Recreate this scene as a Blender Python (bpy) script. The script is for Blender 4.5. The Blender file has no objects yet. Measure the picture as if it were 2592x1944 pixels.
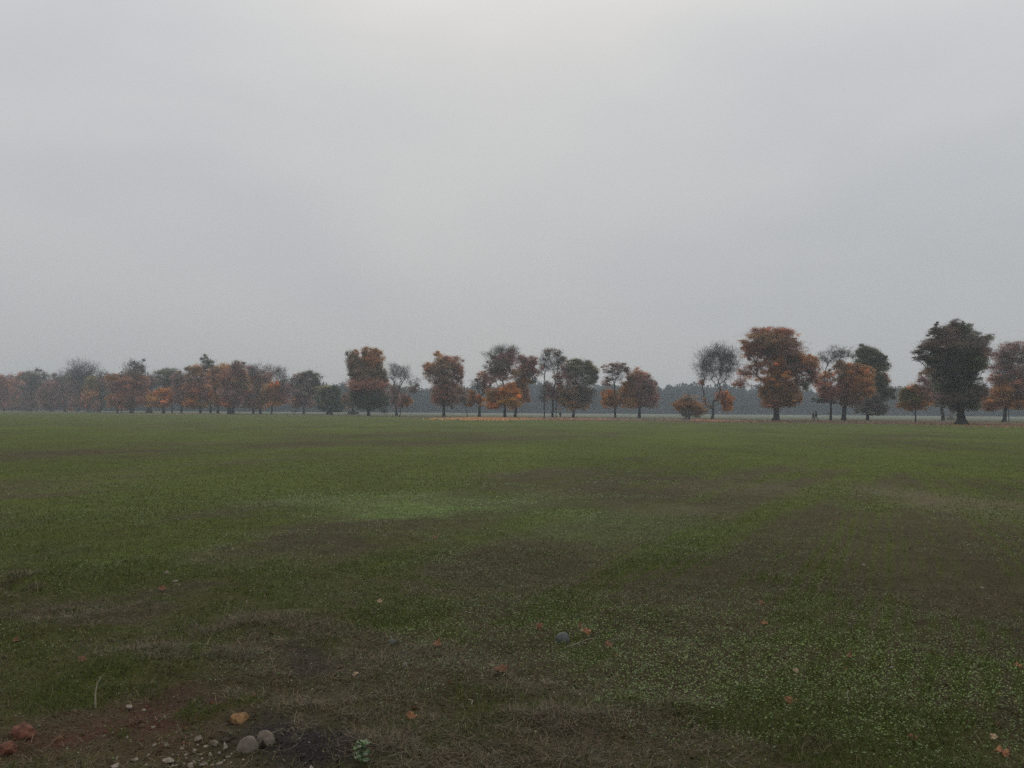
import bpy, math, random
import numpy as np
from mathutils import Matrix, Vector

# ---------------------------------------------------------------- camera, sky, sun, exposure
SC = bpy.context.scene
COL = SC.collection
F = 2200.0                       # focal length in photograph pixels (2592 wide)
PITCH = math.atan(68.0 / F)
ROLL = math.atan(0.0062)
EYE = 1.6
cam_d = bpy.data.cameras.new('camera')
cam = bpy.data.objects.new('camera', cam_d)
COL.objects.link(cam)
cam_d.sensor_width = 36.0
cam_d.lens = 36.0 * F / 2592.0
cam_d.clip_start = 0.05
cam_d.clip_end = 6000.0
RM = Matrix.Rotation(math.pi / 2 + PITCH, 4, 'X') @ Matrix.Rotation(ROLL, 4, 'Z')
cam.matrix_world = Matrix.Translation((0, 0, EYE)) @ RM
SC.camera = cam

SC.view_settings.view_transform = 'Standard'
SC.view_settings.look = 'None'
SC.view_settings.gamma = 1.0
SC.view_settings.exposure = 0.0
SC.view_settings.use_curve_mapping = False
SC.cycles.use_denoising = False
SC.cycles.max_bounces = 6
SC.cycles.diffuse_bounces = 4
SC.cycles.glossy_bounces = 2
SC.cycles.transmission_bounces = 3
SC.cycles.volume_bounces = 1
SC.cycles.transparent_max_bounces = 4
SC.cycles.caustics_reflective = False
SC.cycles.caustics_refractive = False

SUN_EL, SUN_AZ = math.radians(32), math.radians(-2)   # azimuth from +Y towards +X
sun_d = bpy.data.lights.new('sun', 'SUN')
sun_d.energy = 0.55
sun_d.angle = math.radians(25)
sun_d.color = (1.0, 0.96, 0.9)
sun = bpy.data.objects.new('sun', sun_d)
COL.objects.link(sun)
sdir = Vector((math.sin(SUN_AZ) * math.cos(SUN_EL), math.cos(SUN_AZ) * math.cos(SUN_EL), math.sin(SUN_EL)))
sun.rotation_euler = sdir.to_track_quat('Z', 'Y').to_euler()

world = bpy.data.worlds.new('World')
SC.world = world
world.use_nodes = True
nt = world.node_tree
nt.nodes.clear()


def N(tree, typ, **kw):
    n = tree.nodes.new(typ)
    for k, v in kw.items():
        setattr(n, k, v)
    return n


def L(tree, a, b):
    tree.links.new(a, b)


def math_node(tree, op, a, b=None, c=None, clamp=False):
    n = N(tree, 'ShaderNodeMath', operation=op, use_clamp=clamp)
    for i, v in enumerate((a, b, c)):
        if v is None:
            continue
        if isinstance(v, (int, float)):
            n.inputs[i].default_value = v
        else:
            L(tree, v, n.inputs[i])
    return n.outputs[0]


out = N(nt, 'ShaderNodeOutputWorld')
bg = N(nt, 'ShaderNodeBackground')
bg.inputs['Strength'].default_value = 0.1
L(nt, bg.outputs[0], out.inputs[0])
sky = N(nt, 'ShaderNodeTexSky', sky_type='NISHITA', sun_disc=False)
sky.sun_elevation = SUN_EL
sky.sun_rotation = SUN_AZ
tc = N(nt, 'ShaderNodeTexCoord')
sep = N(nt, 'ShaderNodeSeparateXYZ')
L(nt, tc.outputs['Generated'], sep.inputs[0])
elev = math_node(nt, 'MAXIMUM', sep.outputs['Z'], 0.0)
# overcast brightness: rises towards the zenith
bright = math_node(nt, 'MULTIPLY_ADD', elev, 5.4, 4.1)
# lighter cloud where the sun stands behind it
dotn = N(nt, 'ShaderNodeVectorMath', operation='DOT_PRODUCT')
L(nt, tc.outputs['Generated'], dotn.inputs[0])
dotn.inputs[1].default_value = sdir
lobe = math_node(nt, 'POWER', math_node(nt, 'MAXIMUM', dotn.outputs['Value'], 0.0), 14.0)
# soft cloud sheets
mp = N(nt, 'ShaderNodeMapping')
mp.inputs['Scale'].default_value = (1.0, 1.0, 2.3)
mp.inputs['Location'].default_value = (2.35, 0.4, 0.1)
L(nt, tc.outputs['Generated'], mp.inputs['Vector'])
n1 = N(nt, 'ShaderNodeTexNoise')
n1.inputs['Scale'].default_value = 2.1
n1.inputs['Detail'].default_value = 3.0
n1.inputs['Roughness'].default_value = 0.45
n1.inputs['Distortion'].default_value = 0.5
L(nt, mp.outputs[0], n1.inputs['Vector'])
n2 = N(nt, 'ShaderNodeTexNoise')
n2.inputs['Scale'].default_value = 6.0
n2.inputs['Detail'].default_value = 4.0
n2.inputs['Roughness'].default_value = 0.5
L(nt, mp.outputs[0], n2.inputs['Vector'])
cl = math_node(nt, 'ADD', math_node(nt, 'MULTIPLY_ADD', n1.outputs[0], 1.0, -0.5),
               math_node(nt, 'MULTIPLY_ADD', n2.outputs[0], 0.22, -0.11))
# the cloud pattern thins out towards the misty horizon
fadeh = math_node(nt, 'MULTIPLY', math_node(nt, 'POWER', elev, 0.5), 1.5, clamp=True)
cl = math_node(nt, 'MULTIPLY', cl, math_node(nt, 'MULTIPLY_ADD', fadeh, 0.9, 0.25))
b2 = math_node(nt, 'MULTIPLY', bright, math_node(nt, 'MULTIPLY_ADD', cl, 0.30, 1.0))
b3 = math_node(nt, 'MULTIPLY_ADD', lobe, 0.12, b2)
tint = N(nt, 'ShaderNodeMix', data_type='RGBA')
L(nt, math_node(nt, 'MULTIPLY_ADD', math_node(nt, 'ADD', cl, math_node(nt, 'MULTIPLY', lobe, 0.35)), 1.6, 0.35, clamp=True), tint.inputs['Factor'])
tint.inputs['A'].default_value = (0.955, 0.99, 1.035, 1)
tint.inputs['B'].default_value = (1.0, 0.995, 0.975, 1)
vm = N(nt, 'ShaderNodeVectorMath', operation='SCALE')
L(nt, tint.outputs['Result'], vm.inputs[0])
L(nt, b3, vm.inputs['Scale'])
mixs = N(nt, 'ShaderNodeMix', data_type='RGBA')
mixs.inputs['Factor'].default_value = 0.96
L(nt, sky.outputs[0], mixs.inputs['A'])
L(nt, vm.outputs[0], mixs.inputs['B'])
L(nt, mixs.outputs['Result'], bg.inputs['Color'])

# ---------------------------------------------------------------- helpers
RMn = np.array(RM.to_3x3())


def ray(x, y):
    v = np.array([(x - 1296.0) / F, (972.0 - y) / F, -1.0])
    return RMn @ v


def ground_pt(x, y):
    r = ray(x, y)
    t = -EYE / r[2]
    return np.array([r[0] * t, r[1] * t, 0.0])


def at_depth(x, y, Y):
    r = ray(x, y)
    t = Y / r[1]
    return np.array([r[0] * t, Y, EYE + r[2] * t])


def _hash(xi, yi, seed):
    h = (xi.astype(np.int64) * 374761393 + yi.astype(np.int64) * 668265263 + seed * 2147483647) & 0xffffffff
    h = ((h ^ (h >> 13)) * 1274126177) & 0xffffffff
    h = h ^ (h >> 16)
    return (h & 0xffff).astype(np.float64) / 65535.0


def vnoise(x, y, seed=0):
    xi = np.floor(x); yi = np.floor(y)
    fx = x - xi; fy = y - yi
    fx = fx * fx * (3 - 2 * fx); fy = fy * fy * (3 - 2 * fy)
    a = _hash(xi, yi, seed); b = _hash(xi + 1, yi, seed)
    c = _hash(xi, yi + 1, seed); d = _hash(xi + 1, yi + 1, seed)
    return (a * (1 - fx) + b * fx) * (1 - fy) + (c * (1 - fx) + d * fx) * fy


def fbm(x, y, seed=0, oct=4, rough=0.55):
    s = 0; amp = 1.0; tot = 0
    for o in range(oct):
        s = s + amp * vnoise(x * 2 ** o + 17.3 * o, y * 2 ** o - 9.1 * o, seed + o)
        tot += amp
        amp *= rough
    return s / tot


def sstep(a, b, x):
    t = np.clip((x - a) / (b - a), 0, 1)
    return t * t * (3 - 2 * t)


def mesh_np(name, verts, loops, starts, mat, colors=None, smooth=False, parent=None):
    """verts (n,3); loops flat index array; starts = loop start per face"""
    me = bpy.data.meshes.new(name)
    me.vertices.add(len(verts))
    me.vertices.foreach_set('co', np.asarray(verts, dtype=np.float32).ravel())
    me.loops.add(len(loops))
    me.loops.foreach_set('vertex_index', np.asarray(loops, dtype=np.int32))
    me.polygons.add(len(starts))
    me.polygons.foreach_set('loop_start', np.asarray(starts, dtype=np.int32))
    me.update(calc_edges=True)
    if smooth:
        me.polygons.foreach_set('use_smooth', np.ones(len(starts), dtype=bool))
    if colors is not None:
        ca = me.color_attributes.new('Col', 'FLOAT_COLOR', 'POINT')
        c = np.ones((len(verts), 4), dtype=np.float32)
        c[:, :3] = colors
        ca.data.foreach_set('color', c.ravel())
    me.materials.append(mat)
    o = bpy.data.objects.new(name, me)
    COL.objects.link(o)
    if parent is not None:
        o.parent = parent
    return o


def tag(o, label=None, cat=None, group=None, kind=None):
    if label: o['label'] = label
    if cat: o['category'] = cat
    if group: o['group'] = group
    if kind: o['kind'] = kind
    return o


def empty(name, loc):
    o = bpy.data.objects.new(name, None)
    COL.objects.link(o)
    o.location = loc
    o.empty_display_size = 0.2
    return o


# ---------------------------------------------------------------- materials
def mat_attr(name, rough=0.7, spec=0.2, transl=0.0, noise=None, mul=1.0):
    m = bpy.data.materials.new(name)
    m.use_nodes = True
    t = m.node_tree
    t.nodes.clear()
    o = N(t, 'ShaderNodeOutputMaterial')
    p = N(t, 'ShaderNodeBsdfPrincipled')
    p.inputs['Roughness'].default_value = rough
    p.inputs['Specular IOR Level'].default_value = spec
    a = N(t, 'ShaderNodeAttribute', attribute_name='Col')
    c = a.outputs['Color']
    if noise:
        tc = N(t, 'ShaderNodeTexCoord')
        nz = N(t, 'ShaderNodeTexNoise')
        nz.inputs['Scale'].default_value = noise
        nz.inputs['Detail'].default_value = 4
        L(t, tc.outputs['Object'], nz.inputs['Vector'])
        s = N(t, 'ShaderNodeVectorMath', operation='SCALE')
        L(t, c, s.inputs[0])
        L(t, math_node(t, 'MULTIPLY_ADD', nz.outputs[0], 1.4, 0.3), s.inputs['Scale'])
        c = s.outputs[0]
    L(t, c, p.inputs['Base Color'])
    if transl > 0:
        tr = N(t, 'ShaderNodeBsdfTranslucent')
        L(t, c, tr.inputs['Color'])
        mx = N(t, 'ShaderNodeMixShader')
        mx.inputs[0].default_value = transl
        L(t, p.outputs[0], mx.inputs[1])
        L(t, tr.outputs[0], mx.inputs[2])
        L(t, mx.outputs[0], o.inputs[0])
    else:
        L(t, p.outputs[0], o.inputs[0])
    return m


def mat_noise(name, c1, c2, scale, rough=0.8, spec=0.25, bump=0.3, bscale=None, detail=6):
    m = bpy.data.materials.new(name)
    m.use_nodes = True
    t = m.node_tree
    p = t.nodes['Principled BSDF']
    p.inputs['Roughness'].default_value = rough
    p.inputs['Specular IOR Level'].default_value = spec
    tc = N(t, 'ShaderNodeTexCoord')
    nz = N(t, 'ShaderNodeTexNoise')
    nz.inputs['Scale'].default_value = scale
    nz.inputs['Detail'].default_value = detail
    L(t, tc.outputs['Object'], nz.inputs['Vector'])
    mx = N(t, 'ShaderNodeMix', data_type='RGBA')
    L(t, math_node(t, 'MULTIPLY_ADD', nz.outputs[0], 2.4, -0.7, clamp=True), mx.inputs['Factor'])
    mx.inputs['A'].default_value = (*c1, 1)
    mx.inputs['B'].default_value = (*c2, 1)
    L(t, mx.outputs['Result'], p.inputs['Base Color'])
    n2 = N(t, 'ShaderNodeTexNoise')
    n2.inputs['Scale'].default_value = bscale or scale * 3
    n2.inputs['Detail'].default_value = 5
    L(t, tc.outputs['Object'], n2.inputs['Vector'])
    b = N(t, 'ShaderNodeBump')
    b.inputs['Strength'].default_value = bump
    b.inputs['Distance'].default_value = 0.02
    L(t, n2.outputs[0], b.inputs['Height'])
    L(t, b.outputs[0], p.inputs['Normal'])
    return m


M_LEAF = mat_attr('foliage', rough=0.6, spec=0.15, transl=0.5)
M_GRASS = mat_attr('grass_blades', rough=0.6, spec=0.15, transl=0.25)
M_DRY = mat_attr('dry_stems', rough=0.7, spec=0.2, transl=0.1)
M_CLOVER = mat_attr('clover_leaves', rough=0.55, spec=0.3, transl=0.15)
M_LITTER = mat_attr('leaf_litter', rough=0.6, spec=0.25)
M_CLOD = mat_attr('soil_crumbs', rough=0.95, spec=0.1)
M_BARK = mat_noise('bark', (0.022, 0.019, 0.017), (0.055, 0.048, 0.042), 2.0, bump=0.8, bscale=6)
M_STONE = mat_noise('grey_stone', (0.12, 0.095, 0.073), (0.21, 0.172, 0.138), 25, bump=0.35, bscale=160)
M_STONEB = mat_noise('blue_grey_stone', (0.08, 0.086, 0.078), (0.125, 0.132, 0.12), 30, bump=0.3, bscale=160)
M_PALE = mat_noise('pale_limestone', (0.15, 0.115, 0.085), (0.37, 0.31, 0.245), 55, bump=0.6, bscale=160)
M_BRICK = mat_noise('red_brick_rubble', (0.08, 0.035, 0.024), (0.24, 0.095, 0.055), 30, bump=0.8, bscale=120)
M_OCHRE = mat_noise('ochre_stone', (0.16, 0.085, 0.04), (0.34, 0.19, 0.08), 40, bump=0.7, bscale=120)

# ---------------------------------------------------------------- ground: colour zones and relief
K = 2592.0 / 2212.0        # the zones were read off an enlarged view 2212 wide
AZ = math.radians(28)      # direction of the drill rows


def feat(X, Y, x, y, rx, ry):
    c = ground_pt(x * K, y * K)
    n = ground_pt(x * K, (y + ry) * K)[1]
    f = ground_pt(x * K, max(y - ry, 905) * K)[1]
    ax = rx * K * c[1] / F
    dy = Y - c[1]
    ay = np.where(dy > 0, f - c[1] + 1e-3, c[1] - n + 1e-3)
    return np.exp(-(((X - c[0]) / ax) ** 2 + (dy / ay) ** 2))


EDGE = np.array([(-900, 420), (-300, 330), (-159, 285), (-116, 282), (-55, 245), (-17, 188), (7, 156), (25, 138), (49, 132), (71, 120), (200, 70), (900, -150)], float)


def edge_dist(X, Y):
    return Y - np.interp(X, EDGE[:, 0], EDGE[:, 1])


GREEN = [(780, 1042, 380, 24, .8), (350, 1012, 300, 30, .5), (1100, 985, 700, 22, .75), (1750, 975, 500, 30, .7), (1900, 1003, 230, 14, .6),
         (1540, 1165, 120, 20, .7), (1450, 1190, 160, 20, .4), (300, 1075, 260, 30, .6), (90, 1150, 130, 40, .5), (470, 1175, 120, 18, .6),
         (900, 1325, 200, 28, .5), (300, 1275, 240, 26, .5), (60, 1400, 110, 40, .6), (90, 1500, 120, 60, .8), (330, 1440, 90, 30, .4),
         (430, 1560, 80, 45, .8), (1600, 1510, 200, 60, .5), (1900, 1590, 200, 40, .7), (1220, 1520, 140, 30, .8), (1480, 1550, 110, 30, .8),
         (1250, 1290, 160, 40, .4), (1720, 1330, 200, 50, .3), (2000, 1640, 120, 25, .5), (1750, 1620, 90, 30, .4), (980, 1590, 90, 30, .5)]
BROWN = [(1480, 1075, 330, 40, .25), (2000, 1150, 330, 110, .75), (420, 1215, 230, 30, .7), (820, 1180, 330, 40, .8), (620, 1220, 250, 50, .5), (300, 960, 330, 16, .5),
         (1180, 1022, 150, 10, .6), (1100, 1030, 200, 12, .4), (2080, 1250, 200, 80, .6), (600, 1085, 120, 14, .3), (150, 985, 260, 14, .3), (700, 960, 260, 10, .5), (1350, 950, 300, 8, .4), (1900, 960, 250, 8, .3), (300, 1045, 140, 10, .5), (1350, 1220, 190, 40, .5),
         (120, 1365, 150, 18, .8), (520, 1420, 180, 35, .9), (850, 1430, 200, 50, .5), (1000, 1365, 160, 20, .7), (1640, 1475, 160, 25, .6),
         (1950, 1545, 170, 30, .7), (700, 1560, 200, 90, .9), (1150, 1600, 250, 60, .8), (1500, 1630, 330, 40, .8), (250, 1600, 300, 60, .8), (2100, 1300, 120, 60, .5)]
DRYF = [(680, 1355, 200, 22, .9), (430, 1430, 110, 22, .9), (870, 1440, 250, 60, .6), (700, 1530, 120, 40, .6), (1230, 1560, 190, 40, .7), (1480, 1580, 100, 25, .8),
        (1100, 1610, 260, 50, .7), (1900, 1580, 60, 20, .5), (30, 1270, 60, 16, .9), (200, 1400, 130, 20, .5), (1600, 1520, 80, 15, .5), (550, 1470, 200, 30, .4), (1650, 1640, 200, 25, .5)]
CLOVER = [(900, 1103, 130, 12, 1.5), (740, 1085, 150, 14, .5), (1000, 1075, 260, 14, .5), (1750, 1410, 330, 70, .8), (2060, 1460, 240, 60, 1.1), (1560, 1480, 250, 70, .5),
          (1230, 1345, 90, 14, .9), (900, 1350, 120, 20, .5), (1900, 1600, 250, 40, .5), (1300, 1130, 250, 30, .5), (1350, 1300, 400, 60, .4), (400, 1240, 300, 30, .3), (2000, 1560, 180, 50, .4)]
TAN = [(2100, 1090, 120, 36, 1.0), (1450, 1105, 120, 12, .5), (1640, 1060, 160, 14, .4)]


STREAKS = [([(1250, 1560), (1442, 1440), (1640, 1350), (1823, 1281), (1970, 1234), (2200, 1180)], .30, -.75),
           ([(1200, 1440), (1380, 1350), (1548, 1299), (1706, 1252), (1882, 1205), (2100, 1160)], .40, -.55),
           ([(1330, 1570), (1390, 1521), (1650, 1400), (1858, 1335), (2046, 1252), (2145, 1211), (2300, 1160)], .30, .75),
           ([(1100, 1420), (1300, 1335), (1500, 1290), (1790, 1262), (1990, 1200)], .35, .45),
           ([(1720, 1500), (1900, 1385), (2080, 1290), (2240, 1220), (2400, 1170)], .28, -.35),
           ([(1960, 1560), (2080, 1420), (2200, 1320), (2330, 1240)], .25, .35),
           ([(700, 1380), (1000, 1290), (1300, 1215), (1600, 1160), (1900, 1125)], .55, -.45),
           ([(300, 1300), (700, 1225), (1100, 1165), (1500, 1125), (1900, 1100)], .8, .4),
           ([(0, 1250), (500, 1180), (1000, 1130), (1500, 1100)], 1.0, -.35)]


def polyline(X, Y, pts, wd):
    P = [ground_pt(*p)[:2] for p in pts]
    best = np.full(X.shape, 1e9)
    for a, b in zip(P[:-1], P[1:]):
        d = b - a
        t = np.clip(((X - a[0]) * d[0] + (Y - a[1]) * d[1]) / (d @ d), 0, 1)
        best = np.minimum(best, (X - a[0] - t * d[0]) ** 2 + (Y - a[1] - t * d[1]) ** 2)
    R = np.hypot(X, Y)
    w = wd * (1 + R / 30)
    return np.exp(-best / (w * w))


def zones(X, Y):
    R = np.hypot(X, Y)
    X0, Y0 = X, Y
    X = X0 + R * .10 * (fbm(X0 / (.25 + R * 0 + .3), Y0 / .5, 401, 3) - .5) * (1 - sstep(8, 20, R)) + R * .12 * (fbm(X0 / 2.2, Y0 / 3.0, 403, 4) - .5)
    Y = Y0 + R * .16 * (fbm(X0 / .6, Y0 / .5, 405, 3) - .5) * (1 - sstep(8, 20, R)) + R * .22 * (fbm(X0 / 2.6, Y0 / 3.4, 407, 4) - .5)
    U = X * math.sin(AZ) + Y * math.cos(AZ)
    V = X * math.cos(AZ) - Y * math.sin(AZ)
    V0 = V
    streak = fbm(V / 0.9, U / 9.0, 3, 4)
    macro = fbm(X / 7.0, Y / 5.0, 11, 4)
    small = fbm(X / 0.55, Y / 0.55, 23, 4)
    wide = fbm(V / 9.0, U / 30.0, 31, 3)
    near = 1 - sstep(6, 16, R)
    g = 0.52 + 1.2 * (macro - 0.5) + 1.3 * (streak - 0.5) + 1.1 * (small - 0.5) * (0.4 + near) + 0.7 * (wide - 0.5)
    g = g + 0.20 * sstep(14, 60, R)
    dry = 0.12 + 1.2 * (fbm(X / 0.8, Y / 0.5, 41, 4) - 0.5) * near
    clover = 0.30 + 1.5 * (fbm(X / 1.6, Y / 1.1, 51, 4) - 0.5) - 0.35 * (1 - sstep(4.3, 6.5, R)) * (X < 0.6)
    g = g + .6 * (fbm(V / 5.0, U / 45.0, 421, 3) - .5) * sstep(14, 40, R) + .8 * (fbm(X0 / 30, Y0 / 9, 423, 3) - .5) * sstep(20, 50, R)
    Uo = X0 * math.sin(AZ) + Y0 * math.cos(AZ); Vo = X0 * math.cos(AZ) - Y0 * math.sin(AZ)
    Vc = Vo + .0035 * Uo * Uo + .12 * (fbm(X0 / 3, Y0 / 3, 441, 2) - .5)
    rows = np.sin(Vc * 2 * math.pi / .62) * sstep(4, 8, R) * (1 - sstep(22, 40, R)) * sstep(-.5, 3, X0)
    for pts, wd, am in STREAKS:
        g = g + am * polyline(X0, Y0, pts, wd) * (.45 + 1.1 * fbm(X0 / .8, Y0 / 1.6, 447, 3))
    fine_rows = np.sin(Vc * 2 * math.pi / .16 + 1.5 * fbm(Vo, Uo / 3, 437, 2)) * sstep(4.6, 6, R) * (1 - sstep(12, 18, R)) * sstep(-1.5, 1.5, X0)
    g = g + .42 * fine_rows * (.2 + 1.2 * fbm(V / 1.5, U / 6, 435, 3))
    g = g + .16 * rows * (.3 + 1.4 * fbm(V / 2, U / 12, 431, 3))
    for off, wd in ((-.9, .30), (.9, .3), (4.6, .35), (6.5, .35)):
        g = g - .55 * np.exp(-((Vc - off - 1.2) / wd) ** 2) * sstep(4, 8, R) * (1 - sstep(45, 70, R)) * sstep(.3, .6, fbm(V0 / 3, U / 5, 433, 3))
    brown = 0
    for a in GREEN: g = g + a[4] * 0.75 * feat(X, Y, *a[:4])
    for a in BROWN:
        w = a[4] * feat(X, Y, *a[:4]); g = g - 0.30 * w; brown = brown + w
    for a in DRYF: dry = dry + a[4] * 0.8 * feat(X, Y, *a[:4])
    lc = 0
    for a in CLOVER:
        w = a[4] * feat(X, Y, *a[:4]); clover = clover + 0.8 * w; lc = lc + w
    tan = 0
    for a in TAN: tan = tan + a[4] * feat(X, Y, *a[:4])
    red = (1.0 * feat(X, Y, 200, 1600, 230, 60) + 0.5 * feat(X, Y, 340, 1540, 100, 26)) * (.4 + 1.1 * fbm(X / .12, Y / .12, 411, 3))
    dark = 1.2 * feat(X, Y, 690, 1620, 170, 45) + 0.6 * feat(X, Y, 620, 1425, 90, 20) + .5 * feat(X, Y, 1650, 1570, 130, 30) + .5 * feat(X, Y, 300, 1545, 60, 14)
    return dict(g=np.clip(g, 0, 1.15), dry=np.clip(dry, 0, 1), clover=np.clip(clover, 0, 1.4), tan=np.clip(tan, 0, 1),
                red=np.clip(red, 0, 1), dark=np.clip(dark, 0, 1), lc=np.clip(lc, 0, 1.2), streak=streak, small=small, macro=macro, wide=wide)


C_SOIL = np.array([0.067, 0.052, 0.027])
C_GREEN = np.array([0.080, 0.098, 0.017])
C_LCLOV = np.array([0.14, 0.205, 0.05])
C_TAN = np.array([0.125, 0.105, 0.062])
C_RED = np.array([0.078, 0.036, 0.025])
C_DARK = np.array([0.036, 0.028, 0.027])
C_DRY = np.array([0.095, 0.060, 0.036])


def lerp(a, b, t):
    return a + (b - a) * t[..., None]


def ground_color(X, Y):
    z = zones(X, Y)
    R = np.hypot(X, Y)
    g = .12 + .85 * sstep(0.05, 0.95, z['g'])
    c = lerp(np.broadcast_to(C_SOIL, X.shape + (3,)), C_GREEN, g)
    c = lerp(c, C_TAN, 0.8 * z['tan'])
    c = lerp(c, C_DRY, 0.35 * z['dry'] * (1 - sstep(10, 25, R)))
    c = lerp(c, C_RED, z['red'])
    c = lerp(c, C_DARK, z['dark'])
    c = lerp(c, C_LCLOV, 0.66 * np.clip(z['lc'], 0, 1) * sstep(7, 12, R))
    c = c * (1 - .28 * (1 - sstep(7, 20, R)))[..., None]  # shade down among the near grass, painted into the ground colour
    # farther away the sparse soil disappears behind the blades
    c = lerp(c, C_GREEN * 1.15 + 0.008, 0.30 * sstep(25, 75, R))
    c = c * (0.75 + 0.5 * fbm(X / 3.0, Y / 9.0, 61, 4))[..., None]
    # leaf strewn verge under the trees, then the pale meadow behind
    e = edge_dist(X, Y) + 5 * (fbm(X / 14, Y / 14, 71, 3) - .5)
    verge = sstep(-1.5, 1.0, e)
    n = fbm(X / 6.0, Y / 8.0, 81, 4)
    right = sstep(10, 32, X)
    vc = lerp(np.broadcast_to(np.array([0.085, 0.082, 0.04]), X.shape + (3,)), np.array([0.105, 0.052, 0.03]), np.clip(sstep(.35, .65, n) * (.45 + .55 * right) + .35 * right, 0, 1))
    vc = lerp(vc, np.array([0.10, 0.105, 0.055]), sstep(14, 40, e))
    vc = lerp(vc, np.array([0.16, 0.17, 0.125]), sstep(60, 260, e))
    vc = vc * (0.8 + 0.4 * fbm(X / 11.0, Y / 11.0, 91, 4))[..., None]
    c = lerp(c, vc, verge)
    return np.clip(c, 0.004, 0.9)


MOUNDS = [(380, 1700, .30, .16, .07), (445, 1668, .35, .18, .06), (30, 1480, .5, .3, .10), (760, 1820, .35, .2, .05), (820, 1560, .5, .3, .03), (690, 1590, .4, .3, .03),
          (1350, 1830, .25, .12, .03), (1500, 1845, .22, .12, .035), (160, 1600, .4, .25, .04), (1650, 1810, .4, .15, .03), (790, 1900, .3, .2, .04), (1190, 1700, .4, .15, .02)]


def height(X, Y):
    R = np.hypot(X, Y)
    fade = 1 - sstep(25, 60, R)
    h = 0.075 * (fbm(X / 1.3, Y / 1.3, 101, 3) - 0.5) + 0.045 * (fbm(X / 0.28, Y / 0.28, 111, 3) - 0.5) * (1 - sstep(8, 20, R)) \
        + 0.018 * (fbm(X / 0.06, Y / 0.06, 121, 2) - 0.5) * (1 - sstep(5, 10, R))
    U = X * math.sin(AZ) + Y * math.cos(AZ)
    V = X * math.cos(AZ) - Y * math.sin(AZ)
    h = h + 0.03 * (fbm(V / 0.45, U / 6, 131, 2) - .5) * (1 - sstep(20, 40, R))
    for x, y, sx, sy, a in MOUNDS:
        c = ground_pt(x, y)
        h = h + a * np.exp(-((X - c[0]) / sx) ** 2 - ((Y - c[1]) / sy) ** 2)
    return h * fade


def on_ground(x, y, lift=0.0):
    p = ground_pt(x, y)
    for _ in range(4):
        hz = float(height(np.array([p[0]]), np.array([p[1]]))[0])
        r = ray(x, y)
        t = (hz - EYE) / r[2]
        p = np.array([r[0] * t, r[1] * t, hz])
    p[2] += lift
    return p


def build_ground():
    a_f = np.linspace(-52, 52, 620)
    a_b = np.concatenate([np.linspace(-180, -54, 36), a_f, np.linspace(54, 180, 36)[:-1]])
    th = np.radians(a_b)
    r = np.concatenate([[0.4, 1.0, 1.6], np.exp(np.arange(math.log(2.1), math.log(55), 0.0068)), np.exp(np.arange(math.log(55), math.log(1500), 0.022)), [1500.0]])
    nr, na = len(r), len(th)
    Rg, Tg = np.meshgrid(r, th, indexing='ij')
    X = Rg * np.sin(Tg); Y = Rg * np.cos(Tg)
    Z = height(X, Y)
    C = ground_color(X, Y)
    V = np.stack([X, Y, Z], -1).reshape(-1, 3)
    V = np.vstack([V, [[0, 0, 0]]])
    C = np.vstack([C.reshape(-1, 3), C.reshape(-1, 3)[:1]])
    i, j = np.meshgrid(np.arange(nr - 1), np.arange(na), indexing='ij')
    j2 = (j + 1) % na
    q = np.stack([i * na + j, i * na + j2, (i + 1) * na + j2, (i + 1) * na + j], -1).reshape(-1, 4)[:, ::-1]
    jj = np.arange(na)
    t = np.stack([np.full(na, nr * na), (jj + 1) % na, jj], -1)[:, ::-1]
    loops = np.concatenate([q.ravel(), t.ravel()])
    starts = np.concatenate([np.arange(len(q)) * 4, len(q) * 4 + np.arange(na) * 3])
    m = bpy.data.materials.new('field_ground')
    m.use_nodes = True
    tr = m.node_tree
    p = tr.nodes['Principled BSDF']
    p.inputs['Roughness'].default_value = 0.95
    p.inputs['Specular IOR Level'].default_value = 0.08
    at = N(tr, 'ShaderNodeAttribute', attribute_name='Col')
    tc = N(tr, 'ShaderNodeTexCoord')
    ns = []
    for sc_, det in ((28.0, 5), (4.0, 6), (0.6, 5)):
        nz = N(tr, 'ShaderNodeTexNoise')
        nz.inputs['Scale'].default_value = sc_
        nz.inputs['Detail'].default_value = det
        nz.inputs['Roughness'].default_value = 0.65
        L(tr, tc.outputs['Object'], nz.inputs['Vector'])
        ns.append(nz.outputs[0])
    f = math_node(tr, 'ADD', math_node(tr, 'MULTIPLY', ns[0], 1.1), math_node(tr, 'MULTIPLY', ns[1], 1.1))
    f = math_node(tr, 'ADD', f, math_node(tr, 'MULTIPLY', ns[2], 0.6))
    f = math_node(tr, 'MAXIMUM', math_node(tr, 'SUBTRACT', f, 0.42), 0.25)
    s = N(tr, 'ShaderNodeVectorMath', operation='SCALE')
    L(tr, at.outputs['Color'], s.inputs[0])
    L(tr, f, s.inputs['Scale'])
    L(tr, s.outputs[0], p.inputs['Base Color'])
    b = N(tr, 'ShaderNodeBump')
    b.inputs['Strength'].default_value = 0.6
    b.inputs['Distance'].default_value = 0.03
    L(tr, ns[0], b.inputs['Height'])
    L(tr, b.outputs[0], p.inputs['Normal'])
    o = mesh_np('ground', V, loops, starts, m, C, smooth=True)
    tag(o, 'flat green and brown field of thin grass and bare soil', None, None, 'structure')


build_ground()

# ---------------------------------------------------------------- ground cover (uncountable)
rng = np.random.default_rng(7)


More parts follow.
